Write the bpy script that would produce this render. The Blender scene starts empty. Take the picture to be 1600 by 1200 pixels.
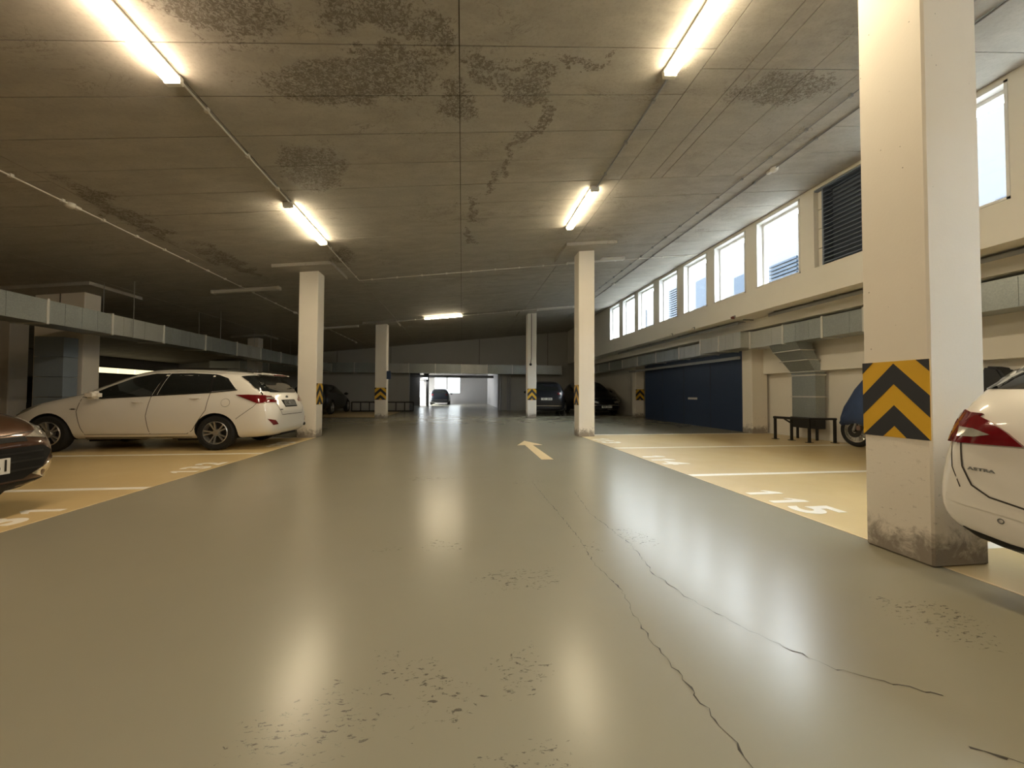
import bpy, bmesh, math, random
from mathutils import Vector, Matrix
from mathutils.bvhtree import BVHTree
random.seed(7)
S = bpy.context.scene
COL = S.collection
PI = math.pi

# ------------------------------------------------------------------ camera
F = 610.8
yaw, pitch, roll = 0.1269, 0.0248, 0.0044
fw = Vector((math.sin(yaw)*math.cos(pitch), math.cos(yaw)*math.cos(pitch), math.sin(pitch)))
r0 = Vector((math.cos(yaw), -math.sin(yaw), 0)); u0 = r0.cross(fw)
r1 = r0*math.cos(roll) + u0*math.sin(roll); u1 = r1.cross(fw)
cam = bpy.data.cameras.new('camera'); cam.sensor_width = 36; cam.lens = F/1600*36
cam.clip_start = 0.05; cam.clip_end = 200
co = bpy.data.objects.new('camera', cam); COL.objects.link(co)
m = Matrix.Identity(4)
for i in range(3):
    m[i][0] = r1[i]; m[i][1] = u1[i]; m[i][2] = -fw[i]
m[2][3] = 1.04
co.matrix_world = m
S.camera = co
# ------------------------------------------------------------------ world, exposure
S.view_settings.view_transform = 'Standard'; S.view_settings.look = 'None'
S.view_settings.gamma = 1; S.view_settings.use_curve_mapping = False
S.view_settings.exposure = 0.2
W = bpy.data.worlds.new('sky'); S.world = W; W.use_nodes = True
bg = W.node_tree.nodes['Background']
bg.inputs[0].default_value = (0.92, 0.96, 1.0, 1); bg.inputs[1].default_value = 28.0
LAMP = 68.0
W0, W1 = (1.0, 0.76, 0.52), (1.0, 0.83, 0.56)

ZC, SL = 4.33, 0.107
def cz(x): return ZC + SL*x

# ------------------------------------------------------------------ node helpers
def lin(c):
    return tuple((v/12.92 if v <= 0.04045 else ((v+0.055)/1.055)**2.4) for v in c)
class NT:
    def __init__(s, name):
        s.m = bpy.data.materials.new(name); s.m.use_nodes = True
        s.t = s.m.node_tree; s.b = s.t.nodes['Principled BSDF']; s._g = None
    def n(s, typ, **kw):
        k = s.t.nodes.new(typ)
        for a, v in kw.items(): setattr(k, a, v)
        return k
    def l(s, a, b): s.t.links.new(a, b)
    def set(s, sock, v):
        if isinstance(v, bpy.types.NodeSocket): s.l(v, sock)
        elif isinstance(v, (tuple, list)) and len(v) == 3 and sock.type == 'RGBA': sock.default_value = (*v, 1)
        else: sock.default_value = v
    def pos(s):
        if s._g is None: s._g = s.n('ShaderNodeNewGeometry')
        return s._g.outputs['Position']
    def math(s, op, a, b=0.0, c=0.0, clamp=False):
        k = s.n('ShaderNodeMath', operation=op, use_clamp=clamp)
        s.set(k.inputs[0], a); s.set(k.inputs[1], b)
        if op in ('MULTIPLY_ADD', 'SMOOTH_MIN', 'COMPARE'): s.set(k.inputs[2], c)
        return k.outputs[0]
    def noise(s, scale, detail=4, rough=0.6, vec=None, sc=None, dist=0.0):
        k = s.n('ShaderNodeTexNoise'); k.inputs['Scale'].default_value = scale
        k.inputs['Detail'].default_value = detail; k.inputs['Roughness'].default_value = rough
        k.inputs['Distortion'].default_value = dist
        v = vec or s.pos()
        if sc:
            mp = s.n('ShaderNodeMapping'); mp.inputs['Scale'].default_value = sc; s.l(v, mp.inputs[0]); v = mp.outputs[0]
        s.l(v, k.inputs['Vector']); return k.outputs['Fac']
    def ramp(s, v, a, b, lo=0.0, hi=1.0):
        k = s.n('ShaderNodeMapRange'); k.interpolation_type = 'SMOOTHSTEP'
        s.set(k.inputs[0], v); k.inputs[1].default_value = a; k.inputs[2].default_value = b
        k.inputs[3].default_value = lo; k.inputs[4].default_value = hi
        return k.outputs[0]
    def mix(s, f, a, b):
        k = s.n('ShaderNodeMix', data_type='RGBA')
        s.set(k.inputs[0], f); s.set(k.inputs[6], a); s.set(k.inputs[7], b)
        return k.outputs[2]
    def xyz(s):
        k = s.n('ShaderNodeSeparateXYZ'); s.l(s.pos(), k.inputs[0]); return k.outputs
    def ell(s, X, Y, cx, cy, rx, ry):
        a = s.math('DIVIDE', s.math('SUBTRACT', X, cx), rx); b = s.math('DIVIDE', s.math('SUBTRACT', Y, cy), ry)
        d = s.math('ADD', s.math('MULTIPLY', a, a), s.math('MULTIPLY', b, b))
        return s.ramp(d, 0.15, 1.2, 1.0, 0.0)
    def bump(s, h, strength=0.3, dist=0.01):
        k = s.n('ShaderNodeBump'); k.inputs['Strength'].default_value = strength; k.inputs['Distance'].default_value = dist
        s.l(h, k.inputs['Height']); s.l(k.outputs[0], s.b.inputs['Normal'])
    def out(s, col=None, rough=None, metal=None, spec=None, coat=None):
        if col is not None: s.set(s.b.inputs['Base Color'], col)
        if rough is not None: s.set(s.b.inputs['Roughness'], rough)
        if metal is not None: s.set(s.b.inputs['Metallic'], metal)
        if spec is not None: s.set(s.b.inputs['Specular IOR Level'], spec)
        if coat is not None:
            s.b.inputs['Coat Weight'].default_value = coat; s.b.inputs['Coat Roughness'].default_value = 0.06
        return s.m
def plain(name, col, rough=0.5, metal=0.0, coat=None, var=0.06, scale=8.0, spec=None):
    k = NT(name); c2 = tuple(max(0, v*(1-var*2)) for v in col)
    k.out(k.mix(k.noise(scale, 3), c2, col), rough, metal, spec, coat); return k.m
def emis(name, col, st):
    k = NT(name); k.out((0.8, 0.8, 0.8), 0.5)
    k.b.inputs['Emission Color'].default_value = (*col, 1); k.b.inputs['Emission Strength'].default_value = st
    return k.m

# ------------------------------------------------------------------ materials
def m_ceiling():
    k = NT('formwork_concrete'); X, Y, Z = k.xyz()
    big = k.noise(0.5, 4); mid = k.noise(2.2, 6, 0.65, sc=(1, 2.2, 1)); fine = k.noise(30, 4, 0.7)
    col = k.mix(k.ramp(mid, 0.3, 0.72), (0.35, 0.325, 0.28), (0.45, 0.42, 0.365))
    col = k.mix(k.ramp(big, 0.35, 0.65, 0, 0.45), col, (0.40, 0.39, 0.355))
    col = k.mix(k.ramp(fine, 0.45, 0.75, 0, 0.35), col, (0.25, 0.23, 0.20))
    # honeycombed patches with their own outline
    patches = [(-0.75, 3.3, 0.6, .28), (-0.32, 3.5, .2, .25), (-0.8, 3.8, .7, .18), (-1.2, 4.05, 1.1, .42), (-.1, 4.35, .35, .4),
               (.75, 4.2, .28, .3), (.5, 3.95, .5, .12), (.25, 3.85, .4, .1), (.85, 4.7, .14, .5), (.68, 5.4, .12, .25), (.38, 6.1, .13, .5), (.2, 7.0, .14, .6), (.16, 8.2, .12, .7), (.75, 5.0, .13, .45), (.55, 5.75, .12, .35),
               (1.2, 3.85, .5, .1), (-2.1, 5.6, .5, .7), (-2.0, 3.2, .6, .6), (-5.2, 6.8, .25, 1.6), (-4.9, 9.0, .25, 1.6), (3.9, 4.2, .8, .4), (-2.6, 9.0, .3, .8)]
    wx_ = k.noise(1.6, 5, 0.65); wy_ = k.noise(2.1, 5, 0.65, sc=(1, 1.3, 1))
    X = k.math('ADD', X, k.math('MULTIPLY', k.math('SUBTRACT', wx_, 0.5), 1.5)); Y = k.math('ADD', Y, k.math('MULTIPLY', k.math('SUBTRACT', wy_, 0.5), 1.1))
    mk = None
    for p in patches:
        e = k.ell(X, Y, *p); mk = e if mk is None else k.math('MAXIMUM', mk, e)
    sp = k.noise(30, 8, 0.78, dist=1.0); sp2 = k.noise(5, 5, 0.6, dist=0.8)
    thr = k.math('ADD', k.math('MULTIPLY', mk, 0.22), k.math('MULTIPLY', sp2, 0.10))
    st = k.ramp(k.math('ADD', sp, thr), 0.70, 0.80)
    st = k.math('MULTIPLY', st, k.ramp(mk, 0.02, 0.5, 0.25, 0.85))
    col = k.mix(st, col, (0.15, 0.13, 0.095))
    fl_ = k.math('MULTIPLY', k.ramp(k.noise(38, 5, 0.7, sc=(1, 2.6, 1), dist=0.5), 0.58, 0.70), k.ramp(k.noise(1.7, 4), 0.38, 0.62, 0.08, 0.45))
    col = k.mix(fl_, col, (0.17, 0.15, 0.115))
    # wandering thin streaks
    w = k.noise(1.3, 6, 0.7, sc=(1.0, 1.6, 1), dist=1.2)
    line = k.ramp(k.math('ABSOLUTE', k.math('SUBTRACT', w, 0.5)), 0.0, 0.012, 1, 0)
    line = k.math('MULTIPLY', line, k.ramp(k.noise(0.9, 2), 0.5, 0.62, 0, 0.55))
    col = k.mix(line, col, (0.13, 0.115, 0.08))
    k.bump(k.math('SUBTRACT', k.math('MULTIPLY', fine, 0.4), st), 0.5, 0.006)
    return k.out(col, 0.75)
def m_plaster(name, c, dirt=True, pits=True, dark=(0.16, 0.13, 0.10)):
    k = NT(name); X, Y, Z = k.xyz()
    col = k.mix(k.noise(1.5, 4), tuple(v*0.90 for v in c), c)
    if pits:
        v = k.n('ShaderNodeTexVoronoi'); v.inputs['Scale'].default_value = 13; k.l(k.pos(), v.inputs['Vector'])
        pn = k.noise(2.3, 3)
        pit = k.math('MULTIPLY', k.ramp(v.outputs['Distance'], 0.035, 0.075, 1, 0), k.ramp(pn, 0.46, 0.6))
        col = k.mix(k.math('MULTIPLY', pit, 0.75), col, dark)
        k.bump(k.math('SUBTRACT', k.math('MULTIPLY', k.noise(60, 3), 0.3), pit), 0.5, 0.004)
    if dirt:
        n = k.noise(7, 7, 0.7, dist=0.7)
        lvl = k.ramp(k.math('SUBTRACT', n, k.math('MULTIPLY', Z, 1.6)), 0.12, 0.42)
        col = k.mix(k.math('MULTIPLY', lvl, 0.8), col, dark)
        sp = k.math('MULTIPLY', k.ramp(k.noise(22, 5, .7, sc=(1, 1, 2.5)), 0.60, 0.70), k.ramp(Z, 0.2, 1.1, 0.6, 0.0))
        col = k.mix(sp, col, dark)
    return k.out(col, 0.7)
def m_floor():
    k = NT('grey_green_epoxy'); X, Y, Z = k.xyz()
    col = k.mix(k.noise(0.8, 5), (0.25, 0.235, 0.175), (0.285, 0.268, 0.198))
    spots = [(-.13, 2.71, .18, .09), (-.5, 2.73, .14, .08), (.3, 2.2, .35, .14), (-.05, 1.38, .16, .2), (-.2, 1.55, .2, .14), (.1, 1.08, .42, .1), (.22, 1.5, .16, .16), (-.45, 1.3, .3, .25), (1.25, 2.75, .18, .28), (.85, 2.6, .1, .2), (.75, 4.6, .3, .2), (-.3, 4.9, .5, .15), (2.2, 1.6, .3, .3)]
    wx_ = k.noise(3.2, 4, 0.65); wy_ = k.noise(4.1, 4, 0.65)
    X = k.math('ADD', X, k.math('MULTIPLY', k.math('SUBTRACT', wx_, 0.5), 0.6)); Y = k.math('ADD', Y, k.math('MULTIPLY', k.math('SUBTRACT', wy_, 0.5), 0.6))
    mk = None
    for p in spots:
        e = k.ell(X, Y, *p); mk = e if mk is None else k.math('MAXIMUM', mk, e)
    n = k.noise(26, 6, 0.72, sc=(1, 2.2, 1), dist=0.6)
    st = k.ramp(k.math('ADD', n, k.math('MULTIPLY', mk, 0.17)), 0.735, 0.775)
    n2 = k.noise(9, 6, 0.8, sc=(3, 1, 1)); st2 = k.ramp(n2, 0.76, 0.84, 0, 0.4)
    st = k.math('MAXIMUM', k.math('MULTIPLY', st, 0.8), k.math('MULTIPLY', st2, 0.5))
    col = k.mix(st, col, (0.07, 0.065, 0.055))
    ro = k.math('ADD', k.ramp(k.noise(1.2, 5, 0.65), 0.3, 0.7, 0.240, 0.264), k.math('MULTIPLY', st, 0.01))
    k.bump(k.noise(0.7, 1), 0.02, 0.01)
    return k.out(col, ro, spec=0.36)
def m_yellow():
    k = NT('ochre_bay_paint')
    col = k.mix(k.noise(1.2, 5), (0.58, 0.44, 0.215), (0.65, 0.50, 0.25))
    col = k.mix(k.ramp(k.noise(9, 6, 0.7, sc=(1, 3, 1)), 0.62, 0.85, 0, 0.2), col, (0.46, 0.34, 0.17))
    k.bump(k.noise(1.3, 2), 0.05, 0.01)
    return k.out(col, k.ramp(k.noise(2, 4), 0.3, 0.7, 0.29, 0.36))
def m_zinc(name='galvanised_steel', c=(0.36, 0.40, 0.40)):
    k = NT(name)
    v = k.n('ShaderNodeTexVoronoi'); v.inputs['Scale'].default_value = 45; k.l(k.pos(), v.inputs['Vector'])
    col = k.mix(k.noise(2.5, 5, sc=(1, 1, 0.3)), tuple(x*0.62 for x in c), c)
    col = k.mix(k.math('MULTIPLY', v.outputs['Distance'], 0.25), col, (0.62, 0.65, 0.64))
    return k.out(col, 0.40, 0.6)
M = {}
M['ceil'] = m_ceiling()
M['joint'] = plain('dark_joint', (0.06, 0.05, 0.038), 0.9)
M['column'] = m_plaster('painted_concrete', (0.84, 0.79, 0.70))
M['wall'] = m_plaster('painted_wall', (0.84, 0.81, 0.74), dirt=False, pits=False)
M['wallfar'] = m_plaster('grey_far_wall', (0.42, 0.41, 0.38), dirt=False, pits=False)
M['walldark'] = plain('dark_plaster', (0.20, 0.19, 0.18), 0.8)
M['blue'] = plain('navy_paint', (0.022, 0.042, 0.10), 0.55)
M['floor'] = m_floor(); M['yellow'] = m_yellow()
M['line'] = plain('line_paint', (0.93, 0.90, 0.82), 0.40, var=0.05, scale=20)
M['arrow'] = plain('arrow_paint', (0.78, 0.62, 0.36), 0.4)
M['crack'] = plain('crack', (0.06, 0.055, 0.045), 0.9)
M['zinc'] = m_zinc(); M['zincl'] = m_zinc('bright_zinc', (0.55, 0.57, 0.55))
M['galv'] = plain('flange_zinc', (0.70, 0.70, 0.66), 0.4, 0.4)
M['grey'] = plain('grey_metal', (0.30, 0.31, 0.31), 0.5, 0.3)
M['plastic'] = plain('white_plastic', (0.72, 0.70, 0.64), 0.45)
M['offlamp'] = plain('unlit_diffuser', (0.62, 0.60, 0.54), 0.35)
M['white'] = plain('white_frame', (0.82, 0.82, 0.80), 0.4)
M['slat'] = plain('slate_blue_slats', (0.24, 0.29, 0.38), 0.45, 0.1)
M['black'] = plain('black_metal', (0.015, 0.014, 0.013), 0.4)
M['rubber'] = plain('rubber', (0.012, 0.012, 0.012), 0.85)
M['yb'] = plain('board_yellow', (0.72, 0.42, 0.02), 0.5, var=0.05)
M['bb'] = plain('board_black', (0.025, 0.028, 0.035), 0.6)
M['tarp'] = plain('blue_cover', (0.045, 0.085, 0.21), 0.6, var=0.2, scale=5)
M['chrome'] = plain('chrome', (0.75, 0.75, 0.74), 0.15, 1.0, var=0.0)
M['rim'] = plain('alloy', (0.50, 0.50, 0.49), 0.3, 0.75)
M['carwhite'] = plain('white_car_paint', (0.86, 0.84, 0.79), 0.30, coat=1.0, var=0.01)
M['cardark'] = plain('dark_car_paint', (0.008, 0.010, 0.015), 0.35, coat=0.35, spec=0.3)
M['carbrown'] = plain('brown_car_paint', (0.085, 0.036, 0.016), 0.28, 0.45, coat=1.0)
M['carglass'] = plain('car_glass', (0.010, 0.013, 0.014), 0.05, var=0, spec=0.8)
M['red'] = plain('red_lens', (0.19, 0.005, 0.010), 0.12, coat=1.0, var=0.2, scale=30)
M['clear'] = plain('clear_lens', (0.62, 0.60, 0.54), 0.12, 0.3, coat=1.0, var=0.3, scale=20)
M['trim'] = plain('black_trim', (0.012, 0.012, 0.012), 0.6, spec=0.25)
M['plate'] = plain('plate_white', (0.78, 0.78, 0.75), 0.4, var=0.02)
M['seam'] = plain('gap', (0.06, 0.055, 0.05), 0.9)
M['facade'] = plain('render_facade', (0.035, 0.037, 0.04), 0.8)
M['facblue'] = plain('facade_window', (0.008, 0.015, 0.025), 0.5, spec=0.1)
M['terr'] = plain('pale_paving', (0.22, 0.22, 0.21), 0.8)
M['lit_w'] = emis('warm_tube', W0, LAMP)
M['lit_y'] = emis('tube', W1, LAMP)
M['farwin'] = emis('far_daylight', (0.85, 0.95, 1.0), 3.2)
M['ribbon'] = emis('ribbon_light', (1.0, 0.85, 0.5), 1.3)
M['coolamp'] = emis('cool_lamp', (0.9, 0.95, 1.0), 12.0)
def m_glass():
    k = NT('pane_glass'); t = k.t
    tr = k.n('ShaderNodeBsdfTransparent'); tr.inputs[0].default_value = (0.94, 0.97, 0.98, 1)
    gl = k.n('ShaderNodeBsdfGlossy'); gl.inputs['Roughness'].default_value = 0.02
    mx = k.n('ShaderNodeMixShader'); mx.inputs[0].default_value = 0.06; k.l(tr.outputs[0], mx.inputs[1]); k.l(gl.outputs[0], mx.inputs[2])
    k.l(mx.outputs[0], t.nodes['Material Output'].inputs[0]); return k.m
M['glass'] = m_glass()

# ------------------------------------------------------------------ mesh helpers
def link(name, me, mat=None, parent=None, loc=None, rot=None):
    o = bpy.data.objects.new(name, me); COL.objects.link(o)
    if mat is not None and me is not None and not me.materials: me.materials.append(mat)
    if parent is not None: o.parent = parent
    if loc is not None: o.location = loc
    if rot is not None: o.rotation_euler = rot
    return o
def bm2me(name, bm, smooth=False, angle=None):
    me = bpy.data.meshes.new(name); bmesh.ops.recalc_face_normals(bm, faces=bm.faces[:]); bm.to_mesh(me); bm.free()
    if smooth:
        for p in me.polygons: p.use_smooth = True
        if angle: me.set_sharp_from_angle(angle=math.radians(angle))
    return me
def box(bm, a, b, bevel=0.0):
    (x0, y0, z0), (x1, y1, z1) = a, b
    r = bmesh.ops.create_cube(bm, size=1)
    bmesh.ops.scale(bm, vec=(x1-x0, y1-y0, z1-z0), verts=r['verts'])
    bmesh.ops.translate(bm, vec=((x0+x1)/2, (y0+y1)/2, (z0+z1)/2), verts=r['verts'])
    if bevel:
        es = list({e for v in r['verts'] for e in v.link_edges})
        bmesh.ops.bevel(bm, geom=es, offset=bevel, segments=1, affect='EDGES')
def boxes(name, lst, mat, parent=None, bevel=0.0, loc=None, rot=None):
    bm = bmesh.new()
    for a, b in lst: box(bm, a, b, bevel)
    return link(name, bm2me(name, bm), mat, parent, loc, rot)
def tube(bm, p0, p1, r, seg=8, r2=None):
    p0 = Vector(p0); p1 = Vector(p1); d = p1-p0; L = d.length
    q = Vector((0, 0, 1)).rotation_difference(d)
    bmesh.ops.create_cone(bm, cap_ends=True, segments=seg, radius1=r, radius2=r if r2 is None else r2, depth=L,
                          matrix=Matrix.Translation((p0+p1)/2) @ q.to_matrix().to_4x4())
def tubes(name, segs, r, mat, parent=None, seg=8):
    bm = bmesh.new()
    for a, b in segs: tube(bm, a, b, r, seg)
    return link(name, bm2me(name, bm, True, 40), mat, parent)
def prism(bm, poly, fn, t0, t1):
    """polygon (2d) extruded; fn(u,v,t)->xyz"""
    a = [bm.verts.new(fn(u, v, t0)) for u, v in poly]; b = [bm.verts.new(fn(u, v, t1)) for u, v in poly]
    bm.faces.new(a); bm.faces.new(b[::-1]); n = len(poly)
    for i in range(n): bm.faces.new((a[i], a[(i+1) % n], b[(i+1) % n], b[i]))
def lathe(bm, prof, axis='y', seg=24, c=(0, 0, 0)):
    """prof list of (r, h); closed"""
    rings = []
    for i in range(seg):
        a = 2*PI*i/seg; ring = []
        for r, h in prof:
            x, z = r*math.cos(a), r*math.sin(a)
            p = (x, h, z) if axis == 'y' else ((h, x, z) if axis == 'x' else (x, z, h))
            ring.append(bm.verts.new((p[0]+c[0], p[1]+c[1], p[2]+c[2])))
        rings.append(ring)
    n = len(prof)
    for i in range(seg):
        A, B = rings[i], rings[(i+1) % seg]
        for j in range(n-1):
            bm.faces.new((A[j], A[j+1], B[j+1], B[j]))
def thing(name, label, cat, loc=(0, 0, 0), rz=0.0, group=None):
    o = bpy.data.objects.new(name, None); COL.objects.link(o); o.location = loc; o.rotation_euler = (0, 0, rz)
    o.empty_display_size = 0.1
    return tag(o, label, cat, group)
def tag(o, label, cat, group=None):
    o['label'] = label; o['category'] = cat
    if group: o['group'] = group
    return o
def struct(o): o['kind'] = 'structure'; return o
def copy_tree(o, parent=None):
    c = o.copy(); COL.objects.link(c); c.parent = parent
    for ch in list(o.children): copy_tree(ch, c)
    return c
def text_me(s, size, ext=0.001, spacing=1.0, bold=0.0):
    cu = bpy.data.curves.new('t', 'FONT'); cu.body = s; cu.size = size; cu.extrude = ext; cu.align_x = 'CENTER'; cu.align_y = 'CENTER'
    cu.space_character = spacing; cu.offset = bold; cu.resolution_u = 4
    o = bpy.data.objects.new('t', cu); COL.objects.link(o)
    dg = bpy.context.evaluated_depsgraph_get(); me = bpy.data.meshes.new_from_object(o.evaluated_get(dg))
    bpy.data.objects.remove(o); bpy.data.curves.remove(cu); return me

# ================================================================== FLOOR
fl = struct(boxes('floor', [((-16, -6, -0.2), (8.6, 41, 0))], M['floor']))
XL, XR = -3.37, 2.91
def decal(name, rects, mat, z0, z1, parent=fl): return boxes(name, [((x0, y0, z0), (x1, y1, z1)) for x0, y0, x1, y1 in rects], mat, parent)
decal('bay_paint', [(XR, -5.9, 8.28, 9.62)], M['yellow'], -0.01, 0.0015)
decal('bay_paint', [(-15.9, -5.9, XL, 9.60)], M['yellow'], -0.01, 0.0015)
decal('bay_paint', [(-15.9, 17.3, XL, 24)], M['yellow'], -0.01, 0.0015)
lw = 0.05
for y in (-0.15, 2.30, 4.72, 7.24, 9.66):
    decal('bay_line', [(XR, y-lw, 8.27, y+lw)], M['line'], 0.0, 0.003)
for y in (-0.15, 2.28, 4.73, 7.20, 9.62):
    decal('bay_line', [(-10.5, y-lw, XL, y+lw)], M['line'], 0.0, 0.003)
decal('edge_line', [(XR-0.008, -5.9, XR+0.01, 9.7)], M['arrow'], 0.0, 0.0025)
decal('edge_line', [(XL-0.01, -5.9, XL+0.008, 9.65)], M['arrow'], 0.0, 0.0025)
decal('crossing_line', [(3.3, 17.32, 12, 17.38)], M['line'], 0.0, 0.0025)
def number(s, x, y, rz, hgt=0.38, step=0.31):
    for q, ch in enumerate(s):
        u = (q-(len(s)-1)/2)*step
        if ch == '1':
            bm = bmesh.new(); prism(bm, [(a*hgt, (b-.5)*hgt) for a, b in ((-.02, 0), (.18, 0), (.18, 1), (.03, 1), (-.20, .74), (-.20, .58), (-.02, .72))], lambda a, b, t: (a, b, t), -.0015, .0015)
            me = bm2me('one', bm)
        else:
            me = text_me(ch, hgt/.70, 0.0015, 1.0, 0.018)
        o = link('bay_number', me, M['line'], fl, (x+math.cos(rz)*u, y+math.sin(rz)*u, 0.0025), (0, 0, rz))
number('115', 3.17, 3.50, -PI/2); number('114', 3.17, 5.90, -PI/2); number('113', 3.17, 8.40, -PI/2)
number('131', -3.62, 3.62, PI/2, .32, .28); number('132', -3.60, 5.92, PI/2, .32, .30); number('133', -3.60, 8.4, PI/2, .32, .30)
bm = bmesh.new()
prism(bm, [(-.095, 0), (.095, 0), (.08, 1.75), (.28, 1.75), (.02, 2.45), (-.24, 1.72), (-.08, 1.75)], lambda u, v, t: (1.35+u, 6.10+v, t), 0.0005, 0.003)
link('direction_arrow', bm2me('arrow', bm), M['arrow'], fl)
def crack(pts, w0, seed):
    rnd = random.Random(seed); P = []
    for i in range(len(pts)-1):
        a, b = Vector((*pts[i], 0)), Vector((*pts[i+1], 0)); n = max(3, int((b-a).length/0.025))
        for k in range(n): P.append(a.lerp(b, k/n) + Vector((rnd.uniform(-.009, .009), rnd.uniform(-.009, .009), 0)))
    bm = bmesh.new(); prev = None
    for i, q in enumerate(P[:-1]):
        d = (P[i+1]-q).normalized(); nrm = Vector((-d.y, d.x, 0)); w = w0*rnd.choice((.3, .4, .6, .6, 1, 1.6))
        if rnd.random() < .05: w = w0*2.6
        c = [bm.verts.new(q+nrm*w+Vector((0, 0, .0012))), bm.verts.new(q-nrm*w+Vector((0, 0, .0012)))]
        if prev: bm.faces.new((prev[0], prev[1], c[1], c[0]))
        prev = c
    link('crack', bm2me('crack', bm), M['crack'], fl)
crack([(.83, 4.6), (.83, 4.06), (.85, 2.77), (.81, 2.3), (.85, 2.06), (.8, 1.68), (.81, 1.28), (.82, 1.0), (.84, .8)], .0018, 1)
crack([(1.2, 4.1), (1.11, 3.3), (1.15, 2.88), (1.17, 2.62), (1.11, 2.18), (1.15, 1.92), (1.22, 1.71), (1.3, 1.53), (1.42, 1.34), (1.7, 1.15)], .0016, 2)
crack([(1.5, 1.0), (1.62, .92), (1.7, .80)], .003, 3)
crack([(-.7, 4.9), (-.2, 4.85), (.4, 4.9)], .002, 4)

# ================================================================== CEILING
ang = -math.atan(SL); cs = math.cos(ang)
ce = bmesh.new()
for a, b in [((-16.2, -6.2), (6.95, 24.8))]:
    v = [ce.verts.new((x, y, cz(x)+dz)) for dz in (0.012, 0.30) for x, y in ((a[0], a[1]), (b[0], a[1]), (b[0], b[1]), (a[0], b[1]))]
    for f in ((0, 1, 2, 3), (7, 6, 5, 4), (0, 4, 5, 1), (1, 5, 6, 2), (2, 6, 7, 3), (3, 7, 4, 0)): ce.faces.new([v[i] for i in f])
ceiling = struct(link('ceiling', bm2me('ceiling', ce), M['joint']))
pm = {}
G = 0.010
def cpanel(x0, x1, y0, y1, off=0.0):
    w, d = round((x1-x0)/cs-G, 3), round(y1-y0-G, 3)
    if (w, d) not in pm:
        bm = bmesh.new(); box(bm, (-w/2, -d/2, 0), (w/2, d/2, 0.03)); me = bm2me('panel', bm); me.materials.append(M['ceil']); pm[(w, d)] = me
    xc = (x0+x1)/2
    return link('panel', pm[(w, d)], None, ceiling, (xc, (y0+y1)/2, cz(xc)+off), (0, ang, 0))
rest = bmesh.new()
xs = [-0.05+2.63*k for k in range(-6, 3)] + [6.72]; xs[0] = -15.83
cnt = 0
for i in range(len(xs)-1):
    x0, x1 = xs[i], xs[i+1]
    shift = 0.0 if x0 > -6 else 0.2
    for k in range(-16, 34):
        y0 = 3.65+0.62*k+shift; y1 = y0+0.62
        if y0 > 24.3: continue
        if abs(x0-2.58) < .02 and 1.7 < y0 < 5.8: continue
        near = (y0 > 1.9) and (y0 < 15 or x0 > -3) and x0 > -8.5
        if near and cnt < 270:
            cnt += 1; cpanel(x0, x1, y0, min(y1, 24.4), random.uniform(-.0015, .0015))
        else:
            w = (x1-x0)/cs-G; d = min(y1, 24.4)-y0-G; xc = (x0+x1)/2
            r = bmesh.ops.create_cube(rest, size=1)['verts']
            bmesh.ops.scale(rest, vec=(w, d, .03), verts=r)
            bmesh.ops.translate(rest, vec=(0, 0, .015), verts=r)
            bmesh.ops.transform(rest, matrix=Matrix.Translation((xc, (y0+y0+d)/2, cz(xc))) @ Matrix.Rotation(ang, 4, 'Y'), verts=r)
for a, b in ((2.58, 3.10), (3.10, 3.30), (3.30, 3.94), (3.94, 4.6), (4.6, 5.21)):
    for y0, y1 in ((1.79, 3.9), (3.9, 6.13)): cpanel(a, b, y0, y1)
o = link('far_panels', bm2me('far_panels', rest), M['ceil'], ceiling); o['kind'] = 'stuff'

# ================================================================== WALLS
wins = [(2.45, 3.62), (3.95-1.5+1.5, 5.12), (6.97, 8.14), (8.49, 9.66), (9.97, 11.13), (11.46, 12.62), (12.98, 14.24), (14.52, 15.69), (16.03, 17.13)]
wins = [(-3.6, -2.43), (-2.1, -.93), (-.58, .59), (.93, 2.1), (2.45, 3.62), (3.95, 5.12)] + wins[2:]
louv = (5.46, 6.66)
zb, zt = 3.48, 4.98
bl = [((6.7, -6, 2.95), (7.0, 24.4, zb)), ((6.7, -6, zt), (7.0, 24.4, 5.12))]
ys = sorted(wins+[louv]); prev = -6
for a, b in ys:
    bl.append(((6.7, prev, zb), (7.0, a, zt))); prev = b
bl.append(((6.7, prev, zb), (7.0, 24.4, zt)))
wr = struct(boxes('wall_right', bl, M['wall']))
boxes('ledge_beam', [((7.35, -6, 2.72), (7.6, 24.4, 2.95)), ((6.98, -6, 2.951), (7.6, 24.4, 3.2))], M['wall'], wr)
boxes('niche_soffit', [((7.6, -6, 2.72), (8.6, 24.4, 2.95))], M['wall'], wr)
boxes('niche_beam', [((8.08, -6, 1.60), (8.3, 9.62, 2.72))], M['wall'], wr)
struct(boxes('wall_back_of_bays', [((8.3, -6, 0), (8.6, 24.4, 2.72))], M['wall']))
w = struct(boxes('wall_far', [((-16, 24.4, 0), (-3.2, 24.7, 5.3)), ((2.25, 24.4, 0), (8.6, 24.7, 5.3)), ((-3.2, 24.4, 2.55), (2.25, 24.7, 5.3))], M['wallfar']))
tubes('wall_joint', [((x, 24.39, 2.85), (x, 24.39, cz(x))) for x in (-7.4, -4.3, 1.05, 5.4)], .012, M['joint'], w)
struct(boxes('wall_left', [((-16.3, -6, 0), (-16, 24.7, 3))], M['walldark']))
struct(boxes('wall_behind', [((-16, -6.3, 0), (8.6, -6, 5.3))], M['wall']))
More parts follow.
